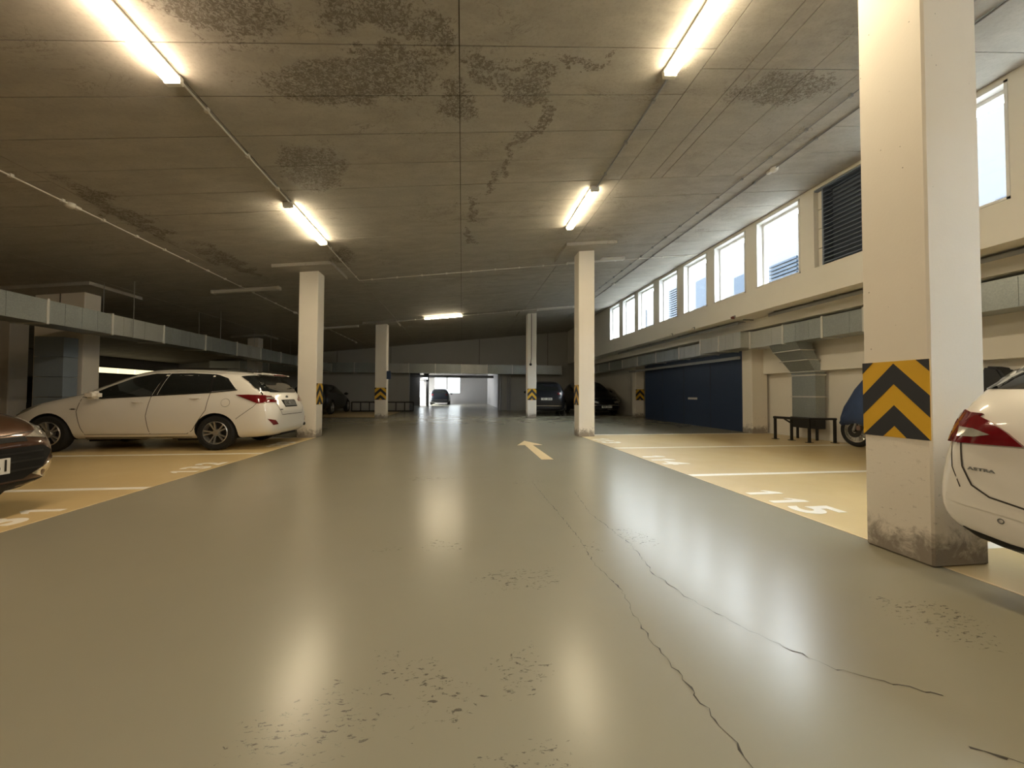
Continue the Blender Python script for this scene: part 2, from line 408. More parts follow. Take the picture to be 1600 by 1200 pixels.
# blue painted partition in line with the second column row
b = struct(boxes('wall_blue_partition', [((7.81, 10.02, 0), (8.29, 15.95, 2.72))], M['blue']))
boxes('small_sign', [((7.795, 12.2, .87), (7.812, 12.72, .94))], M['plastic'], b)
for y in (11.5, 13.0, 14.5): boxes('seam', [((7.806, y-.006, 0), (7.812, y+.006, 2.2))], M['seam'], b)
# windows
def window(n, a, b):
    r = bpy.data.objects.new('window_%d' % n, None); COL.objects.link(r); r.location = (6.7, (a+b)/2, zb); struct(r)
    d, h = (b-a), zt-zb; y0, y1 = -d/2, d/2
    f = 0.055
    boxes('outer_frame', [((-.012, y0, 0), (.20, y0+.03, h)), ((-.012, y1-.03, 0), (.20, y1, h)), ((-.012, y0, h-.03), (.20, y1, h)), ((-.012, y0, 0), (.20, y1, .03))], M['white'], r)
    boxes('sash', [((.13, y0+.03, .03), (.19, y0+.03+f, h-.03)), ((.13, y1-.03-f, .03), (.19, y1-.03, h-.03)), ((.13, y0+.03+f, h-.03-f), (.19, y1-.03-f, h-.03)), ((.13, y0+.03+f, .03), (.19, y1-.03-f, .03+f))], M['white'], r)
    boxes('pane', [((.155, y0+.03+f, .03+f), (.161, y1-.03-f, h-.03-f))], M['glass'], r)
    boxes('handle', [((.10, y0+.05, h/2-.06), (.13, y0+.075, h/2+.06))], M['white'], r)
for i, (a, b) in enumerate(wins): window(i+1, a, b)
lv = bpy.data.objects.new('window_20', None); COL.objects.link(lv); lv.location = (6.7, 0, zb); struct(lv)
boxes('louvre_frame', [((.02, louv[0], 0), (.25, louv[0]+.05, zt-zb)), ((.04, louv[1]-.16, 0), (.25, louv[1]-.13, zt-zb)), ((.02, louv[0], zt-zb-.03), (.25, louv[1], zt-zb)), ((.25, louv[0], 0), (.28, louv[1], zt-zb))], M['slat'], lv)
for k in range(4): boxes('block', [((.10, louv[1]-.13, k*.375+.01), (.26, louv[1], (k+1)*.375-.01))], M['wall'], lv)
bm = bmesh.new(); v = [bm.verts.new(c) for c in ((-.05, 0, -.028), (.05, 0, .028), (.05, 0, .034), (-.05, 0, -.022), (-.05, 1, -.028), (.05, 1, .028), (.05, 1, .034), (-.05, 1, -.022))]
for f in ((0, 1, 2, 3), (4, 7, 6, 5), (0, 4, 5, 1), (1, 5, 6, 2), (2, 6, 7, 3), (3, 7, 4, 0)): bm.faces.new([v[i] for i in f])
for vv in bm.verts: vv.co.y = louv[0]+.05+vv.co.y*(louv[1]-.16-louv[0]-.05)
sm = bm2me('slat', bm)
for k in range(19): link('slat', sm, M['slat'], lv, (.055, 0, .06+k*.078))
# ------------- outside: terrace and the building across it
struct(boxes('terrace', [((7.0, -8, 3.15), (40, 34, 3.25))], M['terr']))
fb = thing('building', 'pale rendered building seen through the high windows', 'building', (13, 10, 3.25))
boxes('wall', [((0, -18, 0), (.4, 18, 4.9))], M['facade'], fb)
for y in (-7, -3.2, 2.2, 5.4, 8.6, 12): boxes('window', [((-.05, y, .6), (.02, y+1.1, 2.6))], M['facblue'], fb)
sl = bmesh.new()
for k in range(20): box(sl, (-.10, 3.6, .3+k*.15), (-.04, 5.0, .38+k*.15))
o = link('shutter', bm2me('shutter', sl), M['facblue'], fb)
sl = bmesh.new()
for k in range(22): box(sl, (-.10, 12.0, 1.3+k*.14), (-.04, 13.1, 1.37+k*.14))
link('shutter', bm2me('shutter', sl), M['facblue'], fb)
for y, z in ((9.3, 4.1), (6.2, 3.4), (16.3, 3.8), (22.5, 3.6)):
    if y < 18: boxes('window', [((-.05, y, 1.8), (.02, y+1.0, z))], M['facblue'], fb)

# ================================================================== COLUMNS
def clip(poly):
    def cut(P, f, g):
        out = []
        for i in range(len(P)):
            a, b = P[i], P[(i+1) % len(P)]; fa, fb_ = f(a), f(b)
            if fa >= 0: out.append(a)
            if fa*fb_ < 0:
                t = fa/(fa-fb_); out.append((a[0]+(b[0]-a[0])*t, a[1]+(b[1]-a[1])*t))
        return out
    for f in (lambda p: p[0], lambda p: 1-p[0], lambda p: p[1], lambda p: 1-p[1]):
        poly = cut(poly, f, None)
        if not poly: return []
    return poly
def chevron(parent, fn, w, h):
    """fn(u,v,t): board coords (metres) -> local xyz"""
    bm = bmesh.new(); prism(bm, [(0, 0), (w, 0), (w, h), (0, h)], fn, 0.0, .004); bd = link('chevron_board', bm2me('board', bm), M['yb'], parent)
    for a in (1.27, .70, .15):
        bm = bmesh.new(); ok = False
        for s in ([(0, a-.42), (.5, a), (.5, a+.27), (0, a-.15)], [(.5, a), (1, a-.42), (1, a-.15), (.5, a+.27)]):
            q = clip(s)
            if len(q) > 2: prism(bm, [(x*w, y*h) for x, y in q], fn, .0035, .006); ok = True
        if ok: link('black_stripe', bm2me('stripe', bm), M['bb'], bd)
        else: bm.free()
def column(x, y, sx, sy, label, panel=1.24, chev='', base=None):
    zt_ = cz(x)-.07
    c = thing('column', label, 'column', (x, y, 0), 0, 'concrete columns with chevron boards')
    bm = bmesh.new(); box(bm, (-sx/2, -sy/2, 0), (sx/2, sy/2, zt_+.03), .012)
    for v in bm.verts:
        if v.co.z > 2: v.co.z += v.co.x*SL
    link('shaft', bm2me('shaft', bm), M['column'], c)
    if panel:
        px, py = sx/2+.42*panel/1.24, sy/2+.42*panel/1.24
        bm = bmesh.new()
        vs = [bm.verts.new((a*px, b*py, cz(x+a*px)+dz)) for dz in (-.075, .0) for a, b in ((-1, -1), (1, -1), (1, 1), (-1, 1))]
        for f in ((0, 1, 2, 3), (7, 6, 5, 4), (0, 4, 5, 1), (1, 5, 6, 2), (2, 6, 7, 3), (3, 7, 4, 0)): bm.faces.new([vs[i] for i in f])
        link('drop_panel', bm2me('drop_panel', bm), M['ceil'], c)
    z = .765; h = .50
    if 'W' in chev: chevron(c, lambda u, v, t: (-sx/2-t, sy/2-u, z+v), sy, h)
    if 'E' in chev: chevron(c, lambda u, v, t: (sx/2+t, -sy/2+u, z+v), sy, h)
    if 'S' in chev: chevron(c, lambda u, v, t: (-sx/2+u, -sy/2-t, z+v), sx, h)
    return c
cols = {}
cols['R0'] = column(3.03, 2.24, .40, .40, 'nearest white concrete column at right with large yellow and black chevron board', chev='W')
cols['R1'] = column(3.03, 9.47, .40, .40, 'cream column in the middle distance right of the direction arrow', chev='W')
cols['R2'] = column(3.03, 17.05, .40, .40, 'grey far column with a thin cable down its face in front of the dark SUV', chev='S')
cols['L1'] = column(-3.57, 9.80, .42, .42, 'cream column beside the rear of the white estate car', chev='E')
cols['L2'] = column(-3.35, 16.95, .46, .42, 'grey far left column with a small blue sign on its edge', chev='S')
cols['N1'] = column(7.98, 9.82, .46, .38, 'white wall column between the blue partition and the vertical duct', panel=0)
cols['N2'] = column(8.0, 17.05, .40, .40, 'far right wall column with a dim chevron board beyond the blue partition', panel=0, chev='S')
cols['B1'] = column(-9.12, 10.32, 1.0, .42, 'wide pier behind the bonnet of the white estate car', panel=1.5)
cols['B2'] = column(-8.72, 17.8, .42, .42, 'dim column behind the roof of the white estate car')
cols['B3'] = column(-11.6, 11.6, .5, .45, 'brown shadowed column at the far left edge', panel=0)
for n in ('N1', 'N2'):
    for ch in cols[n].children:
        if ch.name.startswith('shaft'): ch.scale = (1, 1, 2.72/ (cz(cols[n].location.x)-.04))
# cable and sensor on R2, sign on L2
tubes('cable', [((-.03, -.215, 2.6), (-.03, -.215, 4.55)), ((-.03, -.215, 2.6), (-.06, -.215, 2.35))], .012, M['black'], cols['R2'])
bm = bmesh.new(); bmesh.ops.create_uvsphere(bm, u_segments=10, v_segments=6, radius=.06, matrix=Matrix.Translation((-.07, -.25, 2.32)))
link('camera_dome', bm2me('dome', bm, True), M['black'], cols['R2'])
boxes('blue_sign', [((.24, -.22, 1.62), (.40, -.20, 1.96))], plain('sign_blue', (.03, .06, .14), .5), cols['L2'])
tubes('cable', [((.01, -.215, 2.7), (.01, -.215, 3.32))], .01, M['joint'], cols['B1'])

# ================================================================== LAMPS
def batten_parts(root, mat, L=1.58):
    boxes('lamp_body', [((-.07, -L/2, .045), (.07, L/2, .085))], M['plastic'], root, .008)
    bm = bmesh.new()
    prof = [(-.072, .048), (-.062, .012), (-.04, 0), (.04, 0), (.062, .012), (.072, .048)]
    prism(bm, prof, lambda u, v, t: (u, t, v), -L/2+.03, L/2-.03)
    link('diffuser', bm2me('diffuser', bm, True, 50), mat, root)
    for s in (-1, 1): boxes('end_cap', [((-.074, s*L/2-.03, -.002), (.074, s*L/2+.03, .086))], M['plastic'], root, .008)
def batten(x, y, mat, label, along='y', grp='ceiling battens'):
    z = cz(x)-.09
    r = thing('batten_lamp', label, 'ceiling lamp', (x, y, z), 0, grp)
    batten_parts(r, mat)
    if along == 'y': r.rotation_euler = (0, ang, 0)
    else: r.rotation_euler = (0, ang, PI/2); r.rotation_mode = 'XYZ'
    if along == 'x':
        r.rotation_euler = (-ang, 0, PI/2) if False else (0, 0, 0)
        mt = Matrix.Rotation(ang, 4, 'Y') @ Matrix.Rotation(PI/2, 4, 'Z'); r.rotation_euler = mt.to_euler()
    return r
batten(-2.73, 3.22, M['lit_w'], 'large lit batten lamp at the top left, cut by the frame')
batten(-2.73, 7.26, M['lit_y'], 'lit batten lamp in the left row, just before the cream column')
batten(2.21, 3.12, M['lit_y'], 'lit batten lamp at the top right of centre, cut by the frame')
batten(2.21, 7.11, M['lit_y'], 'lit batten lamp in the right row, just before the column drop panel')
batten(-.78, 16.3, M['lit_y'], 'far lit batten lamp across the middle of the ceiling', 'x')
for x in (-2.73, 2.21): batten(x, -.85, M['lit_w'] if x < 0 else M['lit_y'], 'lit batten lamp in the row behind the viewpoint, %s side' % ('left' if x < 0 else 'right'))
batten(-5.55, 10.85, M['offlamp'], 'unlit batten lamp over the white estate car, left of the cream column', 'x')
batten(3.55, 10.12, M['offlamp'], 'unlit batten lamp just beyond the right column drop panel', 'x')
batten(-5.1, 16.85, M['offlamp'], 'far unlit batten lamp right behind the left cream column', 'x')
batten(3.95, 16.3, M['offlamp'], 'far unlit batten lamp right of the grey far column', 'x')

# ================================================================== CONDUITS
def conduit(name, pts, label, r=.011, clips=.62, mat='plastic', group='ceiling conduits'):
    t = thing(name, label, 'conduit', pts[0], 0, group); o0 = Vector(pts[0])
    bm = bmesh.new(); P = [Vector(p)-o0 for p in pts]
    for a, b in zip(P, P[1:]): tube(bm, a, b, r, 6)
    link('pipe', bm2me('pipe', bm, True, 40), M[mat], t)
    if clips:
        bm = bmesh.new()
        for a, b in zip(P, P[1:]):
            n = int((b-a).length/clips)
            for k in range(n):
                q = a.lerp(b, (k+.5)/n); box(bm, q-Vector((.02, .02, .018)), q+Vector((.02, .02, .03)))
        link('clips', bm2me('clips', bm), M[mat], t)['kind'] = 'stuff'
    return t
cl = lambda x, y, d=.022: (x, y, cz(x)-d)
conduit('conduit', [cl(-2.70, 4.04), cl(-2.70, 6.44)], 'thin conduit between the two lit lamps of the left row')
conduit('conduit', [cl(-2.72, 8.08), cl(-2.72, 10.7), cl(2.5, 10.4), cl(6.6, 10.25)], 'conduit running across the ceiling beyond the first columns')
conduit('conduit', [cl(2.24, 3.95), cl(2.24, 6.3)], 'dark conduit between the two lit lamps of the right row', mat='grey')
conduit('conduit', [cl(-5.58, -5.5), cl(-5.55, 21.6)], 'long pale conduit over the left bays carrying round detectors')
conduit('conduit', [cl(5.22, -5.5), cl(5.20, 17)], 'long conduit near the window wall carrying a round detector', mat='grey', clips=1.2)
conduit('conduit', [cl(4.85, 2.0), cl(4.85, 15)], 'second thin conduit parallel to the one near the windows', mat='grey', r=.008)
conduit('conduit', [cl(-6.5, 16.9), cl(-1.6, 16.55), cl(4.8, 16.2)], 'far conduit across the ceiling beside the far lit lamp')
def detector(x, y, label):
    t = thing('smoke_detector', label, 'detector', (x, y, cz(x)-.07), 0, 'round ceiling detectors')
    bm = bmesh.new(); lathe(bm, [(0.001, 0), (.035, .002), (.055, .02), (.06, .045), (.06, .07), (.001, .07)], 'z', 16); link('housing', bm2me('h', bm, True, 50), M['plastic'], t)
    boxes('junction_box', [((-.03, .06, .03), (.03, .14, .07))], M['plastic'], t)
detector(-5.58, 6.28, 'round white smoke detector on the left conduit, nearest one')
detector(-5.55, 13.8, 'small white smoke detector left of the cream left column')
detector(-5.6, 21.5, 'tiny far smoke detector before the far wall')
detector(5.22, 5.92, 'round smoke detector on the conduit near the windows, before the dark louvre')
detector(5.18, 12.9, 'far smoke detector on the conduit near the row of windows')
for y, l in ((8.9, 'small reddish sensor on the ledge below the windows'), (10.6, 'small white sensor on the ledge, nearer of two'), (11.8, 'small white sensor on the ledge, farther of two')):
    t = thing('sensor', l, 'sensor', (6.70, y, 2.95))
    bm = bmesh.new(); lathe(bm, [(.001, -.09), (.022, -.085), (.034, -.05), (.034, 0), (.001, 0)], 'x', 12); link('head', bm2me('head', bm, True, 50), M['plastic'] if y > 9 else plain('red_plastic', (.16, .04, .035), .6), t)
    boxes('bracket', [((-.02, -.05, -.02), (0, .05, .05))], M['grey'], t)
tr = thing('cable_tray', 'grey metal cable tray fixed in the ledge under the windows', 'cable tray', (7.03, 0, 2.845))
boxes('tray_section', [((0, -5.5, .06), (.22, 8.2, .075)), ((0, -5.5, 0), (.006, 8.2, .07))], M['grey'], tr)
boxes('tray_section', [((0, 9.2, .06), (.22, 17, .075)), ((0, 9.2, 0), (.006, 17, .07))], M['grey'], tr)
for y in range(-5, 17, 1): boxes('bracket', [((.0, y, .075), (.28, y+.03, .10))], M['grey'], tr)

# ================================================================== DUCTS
def duct(name, label, x0, x1, z0, z1, ys, group=None, hang=None, mat='zinc', rib=True, axis='y'):
    t = thing(name, label, 'duct', ((x0+x1)/2, ys[0], z0)) if axis == 'y' else thing(name, label, 'duct', (ys[0], (x0+x1)/2, z0))
    w, h = (x1-x0)/2, z1-z0
    for i in range(len(ys)-1):
        a, b = ys[i]-ys[0], ys[i+1]-ys[0]; bm = bmesh.new()
        box(bm, (-w, a, 0), (w, b, h))
        n = max(3, int((b-a)/.27))
        # cross-broken folded ribs on the faces
        for k in range(1, n):
            if (i % 2 == 0) or k % 2:
                y = a+(b-a)*k/n; box(bm, (-w-.006, y-.012, .01), (w+.006, y+.012, h-.01)); 
        if axis == 'x': bmesh.ops.rotate(bm, verts=bm.verts, matrix=Matrix.Rotation(-PI/2, 3, 'Z'))
        s = link('duct_section', bm2me('sec', bm), M['zincl' if i % 3 == 0 else mat], t)
        bm = bmesh.new()
        box(bm, (-w-.022, b-.02, -.022), (w+.022, b+.02, h+.022), .004)
        if axis == 'x': bmesh.ops.rotate(bm, verts=bm.verts, matrix=Matrix.Rotation(-PI/2, 3, 'Z'))
        link('flange', bm2me('fl', bm), M['galv'], s)
    if hang:
        for y in hang:
            yy = y-ys[0]; xx = (x0+x1)/2
            p = [((-w-.02, yy, -.01), (-w-.02, yy, 1)), ((w+.02, yy, -.01), (w+.02, yy, 1))]
            bm = bmesh.new()
            for s in (-1, 1):
                if axis == 'y': tube(bm, (s*(w+.03), yy, -.02), (s*(w+.03), yy, cz(xx+s*w)-z0), .006, 6)
                else: tube(bm, (yy, s*(w+.03), -.02), (yy, s*(w+.03), cz(y)-z0), .006, 6)
            link('hanger', bm2me('hanger', bm), M['grey'], t)
    return t
ly = [-4.8, -3.2, -1.6, 0, 1.6, 3.2, 4.8, 6.4, 7.99, 9.3, 10.75, 12.35, 13.95, 15.5, 17.1, 18.7, 20.3, 21.9, 23.4]
duct('ventilation_duct', 'long galvanised duct hung over the left bays behind the white estate car', -7.95, -7.4, 2.27, 2.69, ly, hang=[6.6, 9.8, 13, 16.2, 19.4])
duct('ventilation_duct', 'galvanised duct running under the window ledge along the right wall', 7.4, 7.85, 2.24, 2.66, [-4, -2.4, -.8, .8, 2.4, 4.0, 5.3, 6.35, 7.2, 8.2, 9.25], hang=None)
sb = duct('duct_silencer', 'bright wider duct piece above the corner of the blue partition', 7.15, 7.74, 2.26, 2.68, [9.27, 10.15, 11.0], mat='zincl')
duct('ventilation_duct', 'grey duct continuing over the blue partition towards the far wall', 7.4, 7.8, 2.26, 2.64, [11.0, 12.6, 14.2, 15.8, 17.4, 19, 20.6, 22.2, 23.6])
duct('ventilation_duct', 'long horizontal duct across the far wall', 23.75, 24.15, 2.25, 2.80, [-14 + 1.55*k for k in range(14)], axis='x')
tubes_r = tag(boxes('pipe_rail', [((7.55, 9.9, 2.02), (7.62, 17, 2.10))], M['grey']), 'grey service rail under the duct along the blue partition', 'rail')
# vertical drop duct with offset elbow
vd = thing('vertical_duct', 'vertical galvanised duct with offset elbow standing against the right wall', 'duct', (8.07, 8.24, 0))
def loft(rings):
    bm = bmesh.new(); R = [[bm.verts.new(p) for p in r] for r in rings]
    for A, B in zip(R, R[1:]):
        for i in range(4): bm.faces.new((A[i], A[(i+1) % 4], B[(i+1) % 4], B[i]))
    bm.faces.new(R[0][::-1]); bm.faces.new(R[-1]); return bm
def rr(x0, x1, y0, y1, z, tilt=0): return [(x0, y0, z-tilt), (x1, y0, z+tilt), (x1, y1, z+tilt), (x0, y1, z-tilt)]
link('lower_shaft', bm2me('ls', loft([rr(-.12, .12, -.32, .32, .52), rr(-.12, .12, -.32, .32, 1.50)])), M['zinc'], vd)
link('elbow', bm2me('el', loft([rr(-.12, .12, -.32, .32, 1.50), rr(-.14, .12, -.32, .34, 1.58, -.02), rr(-.34, -.02, -.33, .42, 1.84, -.06), rr(-.52, -.17, -.34, .44, 2.06, -.02), rr(-.62, -.22, -.34, .44, 2.25)]), True, 20), M['zinc'], vd)
for a, b in (((-.14, .12), 1.58), ((-.34, -.02), 1.84), ((-.52, -.17), 2.06)):
    y0, y1 = (-.345, .37) if b < 1.7 else ((-.345, .44) if b < 2 else (-.355, .455))
    bm = bmesh.new(); c4 = [(a[0]-.01, y0, b), (a[1]+.01, y0, b), (a[1]+.01, y1, b), (a[0]-.01, y1, b)]
    for q in range(4): tube(bm, c4[q], c4[(q+1) % 4], .012, 6)
    link('fold_seam', bm2me('seam', bm, True, 40), M['galv'], vd)
for z, e in ((1.50, 0), (1.0, 0)): boxes('flange', [((-.14, -.34, z-.015), (.14, .34, z+.015))], M['galv'], vd)
boxes('shaded_duct_base', [((-.15, -.34, .27), (.10, .34, .52))], M['black'], vd)  # lower end of the duct, its shadow put in as black colour
boxes('foot', [((-.06, -.28, 0), (-.02, -.24, .3)), ((-.06, .24, 0), (-.02, .28, .3))], M['black'], vd)
# duct shaft with folds in front of the wide pier
vb = thing('vertical_duct', 'blue grey vertical duct in front of the wide pier at left', 'duct', (-8.93, 9.85, 0))
for k in range(5): boxes('duct_section', [((-.28, -.15, .05+k*.44), (.28, .18, .48+k*.44))], plain('bluish_zinc', (.30, .36, .42), .5, .3) if k == 0 else bpy.data.materials['bluish_zinc'], vb)
# black guard rail round the vertical duct
gr = thing('guard_rail', 'low black steel rail guarding the foot of the vertical duct', 'rail', (7.6, 8.0, 0))
def leg(x, y, h=.50):
    boxes('leg', [((x-.022, y-.022, 0), (x+.022, y+.022, h)), ((x-.055, y-.055, 0), (x+.055, y+.055, .012))], M['black'], gr)
for p in ((-.25, .40), (-.10, .10), (-.10, -.36), (.42, -.46)): leg(*p)
bm = bmesh.new(); tube(bm, (-.25, .44, .51), (-.10, -.38, .51), .03, 8); tube(bm, (-.10, -.38, .52), (.46, -.46, .52), .025, 8); tube(bm, (-.2, .2, .49), (-.10, .08, .38), .02, 6)
link('top_rail', bm2me('tr', bm, True, 40), M['black'], gr)
# far barrier of black tube
t = thing('tube_barrier', 'low black tube barrier standing behind the grey far left column', 'barrier', (-6.0, 22.4, 0))
L = 3.3
tubes('frame', [((0, 0, .03), (0, 0, .54)), ((0, 0, .54), (L, 0, .54)), ((L, 0, .54), (L, 0, .03)), ((0, 0, .05), (L, 0, .05))], .035, M['black'], t)
for k in range(1, 7): tubes('upright', [((L*k/7, 0, .05), (L*k/7, 0, .54))], .03, M['black'], t)

# ================================================================== FAR ROOM beyond the opening
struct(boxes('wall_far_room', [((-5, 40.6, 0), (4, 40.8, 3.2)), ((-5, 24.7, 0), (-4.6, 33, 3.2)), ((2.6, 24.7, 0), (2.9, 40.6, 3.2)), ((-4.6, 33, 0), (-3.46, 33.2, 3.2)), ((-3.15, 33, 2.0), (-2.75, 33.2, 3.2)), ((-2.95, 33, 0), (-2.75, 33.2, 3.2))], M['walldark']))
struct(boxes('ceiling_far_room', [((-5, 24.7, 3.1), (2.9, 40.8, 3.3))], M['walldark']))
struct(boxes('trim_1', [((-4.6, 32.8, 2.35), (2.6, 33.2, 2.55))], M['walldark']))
for i, (a, b, z0, z1) in enumerate(((-2.76, -1.62, 1.25, 2.85), (-1.46, -.22, 1.1, 2.85))):
    r = bpy.data.objects.new('window_%d' % (30+i), None); COL.objects.link(r); r.location = (a, 40.55, z0); struct(r)
    boxes('bright_pane', [((0, 0, 0), (b-a, .02, z1-z0))], M['farwin'], r)
    boxes('glazing_bar', [((0, -.03, k*.38+.3), (b-a, 0, k*.38+.325)) for k in range(3)], M['grey'], r)
r = struct(boxes('window_32', [((-3.46, 33.1, .7), (-3.17, 33.13, 2.05))], M['farwin']))
lp = thing('bulkhead_lamp', 'glowing lamp beyond the opening in the far wall', 'lamp', (-3.0, 32.6, 2.2)); boxes('diffuser', [((-.2, 0, 0), (.2, .2, .12))], M['coolamp'], lp)
boxes('lamp_back', [((-.22, 0, .12), (.22, .22, .15))], M['grey'], lp)
for x, l in ((2.3, 'pale pipe column left of a pair by the far wall opening'), (2.88, 'pale pipe column right of a pair by the far wall opening')):
    t = thing('pipe_column', l, 'pipe', (x, 24.1, 0))
    for d in (-.07, .07): tubes('pipe', [((d, 0, 0), (d, 0, 2.2))], .05, M['grey'], t)
rb = thing('ribbon_window', 'cream lit strip of light low on the far left wall', 'window', (-16.0, 17.6, 1.9))
for k in range(6): boxes('light_panel', [((0, k*.95, 0), (.05, k*.95+.9, .24))], M['ribbon'], rb)
boxes('frame', [((0, -.1, -.06), (.08, 5.8, 0)), ((0, -.1, .24), (.08, 5.8, .30))], M['black'], rb)

# ================================================================== CARS
def car_body(st, levels=2):
    """st rows: x, zbot, zmid, zbelt, ztop, wsill, wmid, wbelt, wtop"""
    bm = bmesh.new(); R = []
    for (x, zbo, zm, zbe, zt_, ws, wm, wb, wt) in st:
        half = [(0, zbo), (ws*.72, zbo), (ws, zbo+.05), (wm, zm), (wb, zbe), (wt, zt_-(zt_-zbe)*.14), (wt*.70, zt_-.006), (0, zt_)]
        ring = [(x, y, z) for y, z in half] + [(x, -y, z) for y, z in half[-2:0:-1]]
        R.append([bm.verts.new(p) for p in ring])
    n = len(R[0])
    for A, B in zip(R, R[1:]):
        for i in range(n): bm.faces.new((A[i], A[(i+1) % n], B[(i+1) % n], B[i]))
    for ring in (R[0], R[-1]):
        # quad strips across the end cap: i pairs with n-i
        for i in range(0, n//2):
            a, b = ring[i], ring[i+1]; c, d = ring[(n-i-1) % n], ring[(n-i) % n]
            vs = []
            for v in (a, b, c, d):
                if v not in vs: vs.append(v)
            if len(vs) > 2: bm.faces.new(vs)
    me = bm2me('body_cage', bm)
    o = bpy.data.objects.new('cage', me); COL.objects.link(o)
    md = o.modifiers.new('s', 'SUBSURF'); md.levels = levels; md.render_levels = levels
    dg = bpy.context.evaluated_depsgraph_get(); me2 = bpy.data.meshes.new_from_object(o.evaluated_get(dg))
    bpy.data.objects.remove(o); return me2
class Car:
    def __init__(s, name, label, loc, rz, st, paint, wheels, R, L, sides='L', grp=None):
        s.root = thing(name, label, 'car', loc, rz, grp); s.L = L; s.sides = sides
        me = car_body(st); me.materials.clear(); me.materials.append(M[paint]); me.materials.append(M['rubber'])
        bm = bmesh.new(); bm.from_mesh(me); s.bvh = BVHTree.FromBMesh(bm); bm.free()
        o = bpy.data.objects.new('body', me); COL.objects.link(o)
        cb = bmesh.new()
        for x in wheels:
            for sd in (-1, 1):
                bmesh.ops.create_cone(cb, cap_ends=True, segments=32, radius1=R*1.13, radius2=R*1.13, depth=.42,
                    matrix=Matrix.Translation((x, sd*.84, R*1.0)) @ Matrix.Rotation(PI/2, 4, 'X'))
        cm = bm2me('cut', cb); cm.materials.append(M['rubber'])
        c = bpy.data.objects.new('cut', cm); COL.objects.link(c)
        md = o.modifiers.new('b', 'BOOLEAN'); md.object = c; md.operation = 'DIFFERENCE'; md.solver = 'EXACT'; md.material_mode = 'TRANSFER'
        dg = bpy.context.evaluated_depsgraph_get(); me3 = bpy.data.meshes.new_from_object(o.evaluated_get(dg))
        o.modifiers.clear(); o.data = me3; bpy.data.objects.remove(c)
        for p in me3.polygons: p.use_smooth = True
        me3.set_sharp_from_angle(angle=math.radians(38))
        o.parent = s.root; s.body = o; s.wheels = wheels; s.R = R
    def wheel_set(s, wy, spokes=5, double=True, w=.2, rimmat='rim'):
        R = s.R; rr_ = R*.66
        for x in s.wheels:
            for sd in (1, -1):
                bm = bmesh.new(); prof = [(rr_, -w/2+.02), (rr_+.02, -w/2), (R-.03, -w/2+.005), (R-.005, -w/2+.03), (R, -w/4), (R, w/4), (R-.005, w/2-.03), (R-.03, w/2-.005), (rr_+.02, w/2), (rr_, w/2-.02), (rr_, -w/2+.02)]
                lathe(bm, prof, 'y', 36)
                t = link('wheel', bm2me('tyre', bm, True, 40), M['rubber'], s.root, (x, sd*(wy-w/2), R))
                bm = bmesh.new()
                lathe(bm, [(rr_+.004, w/2-.02), (rr_-.012, w/2-.008), (rr_-.022, w/2-.04), (rr_-.03, w/2-.1), (rr_+.004, w/2-.1)], 'y', 36)
                lathe(bm, [(0.001, w/2-.03), (.05, w/2-.03), (.065, w/2-.05), (.065, w/2-.12), (.001, w/2-.12)], 'y', 18)
                n = spokes*(2 if double else 1)
                for k in range(n):
                    if double: a = 2*PI*(k//2)/spokes + (.20 if k % 2 else -.20)
                    else: a = 2*PI*k/spokes
                    ri, ro, wi, wo = .04, rr_-.01, .011, .013
                    if double: a0 = 2*PI*(k//2)/spokes + (.12 if k % 2 else -.12)
                    else: a0 = a
                    pts = []
                    for r_, a_, w_, yy in ((ri, a0, wi, w/2-.035), (ro, a, wo, w/2-.018)):
                        d = Vector((math.cos(a_), 0, math.sin(a_))); nn = Vector((-d.z, 0, d.x))
                        pts += [d*r_+nn*w_+Vector((0, yy, 0)), d*r_-nn*w_+Vector((0, yy, 0)), d*r_-nn*w_+Vector((0, yy-.03, 0)), d*r_+nn*w_+Vector((0, yy-.03, 0))]
                    v = [bm.verts.new(p) for p in pts]
                    for f in ((0, 1, 2, 3), (7, 6, 5, 4), (0, 4, 5, 1), (1, 5, 6, 2), (2, 6, 7, 3), (3, 7, 4, 0)): bm.faces.new([v[i] for i in f])
                if sd < 0: bmesh.ops.scale(bm, vec=(1, -1, 1), verts=bm.verts)
                link('rim', bm2me('rim', bm, True, 35), M[rimmat], t)
                bm = bmesh.new(); lathe(bm, [(.001, -.02), (rr_-.005, -.02), (rr_-.005, 0), (.001, 0)], 'y', 24)
                link('brake_disc', bm2me('brk', bm), M['black'], t)
    def hit(s, view, u, v):
        if view in 'LR':
            sg = 1 if view == 'L' else -1; o, d = Vector((u, 3*sg, v)), Vector((0, -sg, 0))
        elif view == 'rear': o, d = Vector((-3, u, v)), Vector((1, 0, 0))
        elif view == 'front': o, d = Vector((s.L+3, u, v)), Vector((-1, 0, 0))
        else: o, d = Vector((u, v, 4)), Vector((0, 0, -1))
        h = s.bvh.ray_cast(o, d)[0]
        if h is None:
            if view in 'LR': q = Vector((u, .85*(1 if view == 'L' else -1), v))
            elif view == 'rear': q = Vector((.05, u, v))
            elif view == 'front': q = Vector((s.L-.05, u, v))
            else: q = Vector((u, v, 1.4))
            h = s.bvh.find_nearest(q)[0]
        nn = s.bvh.find_nearest(h)[1]
        if nn.dot(d) > 0: nn = -nn
        return h, d, nn
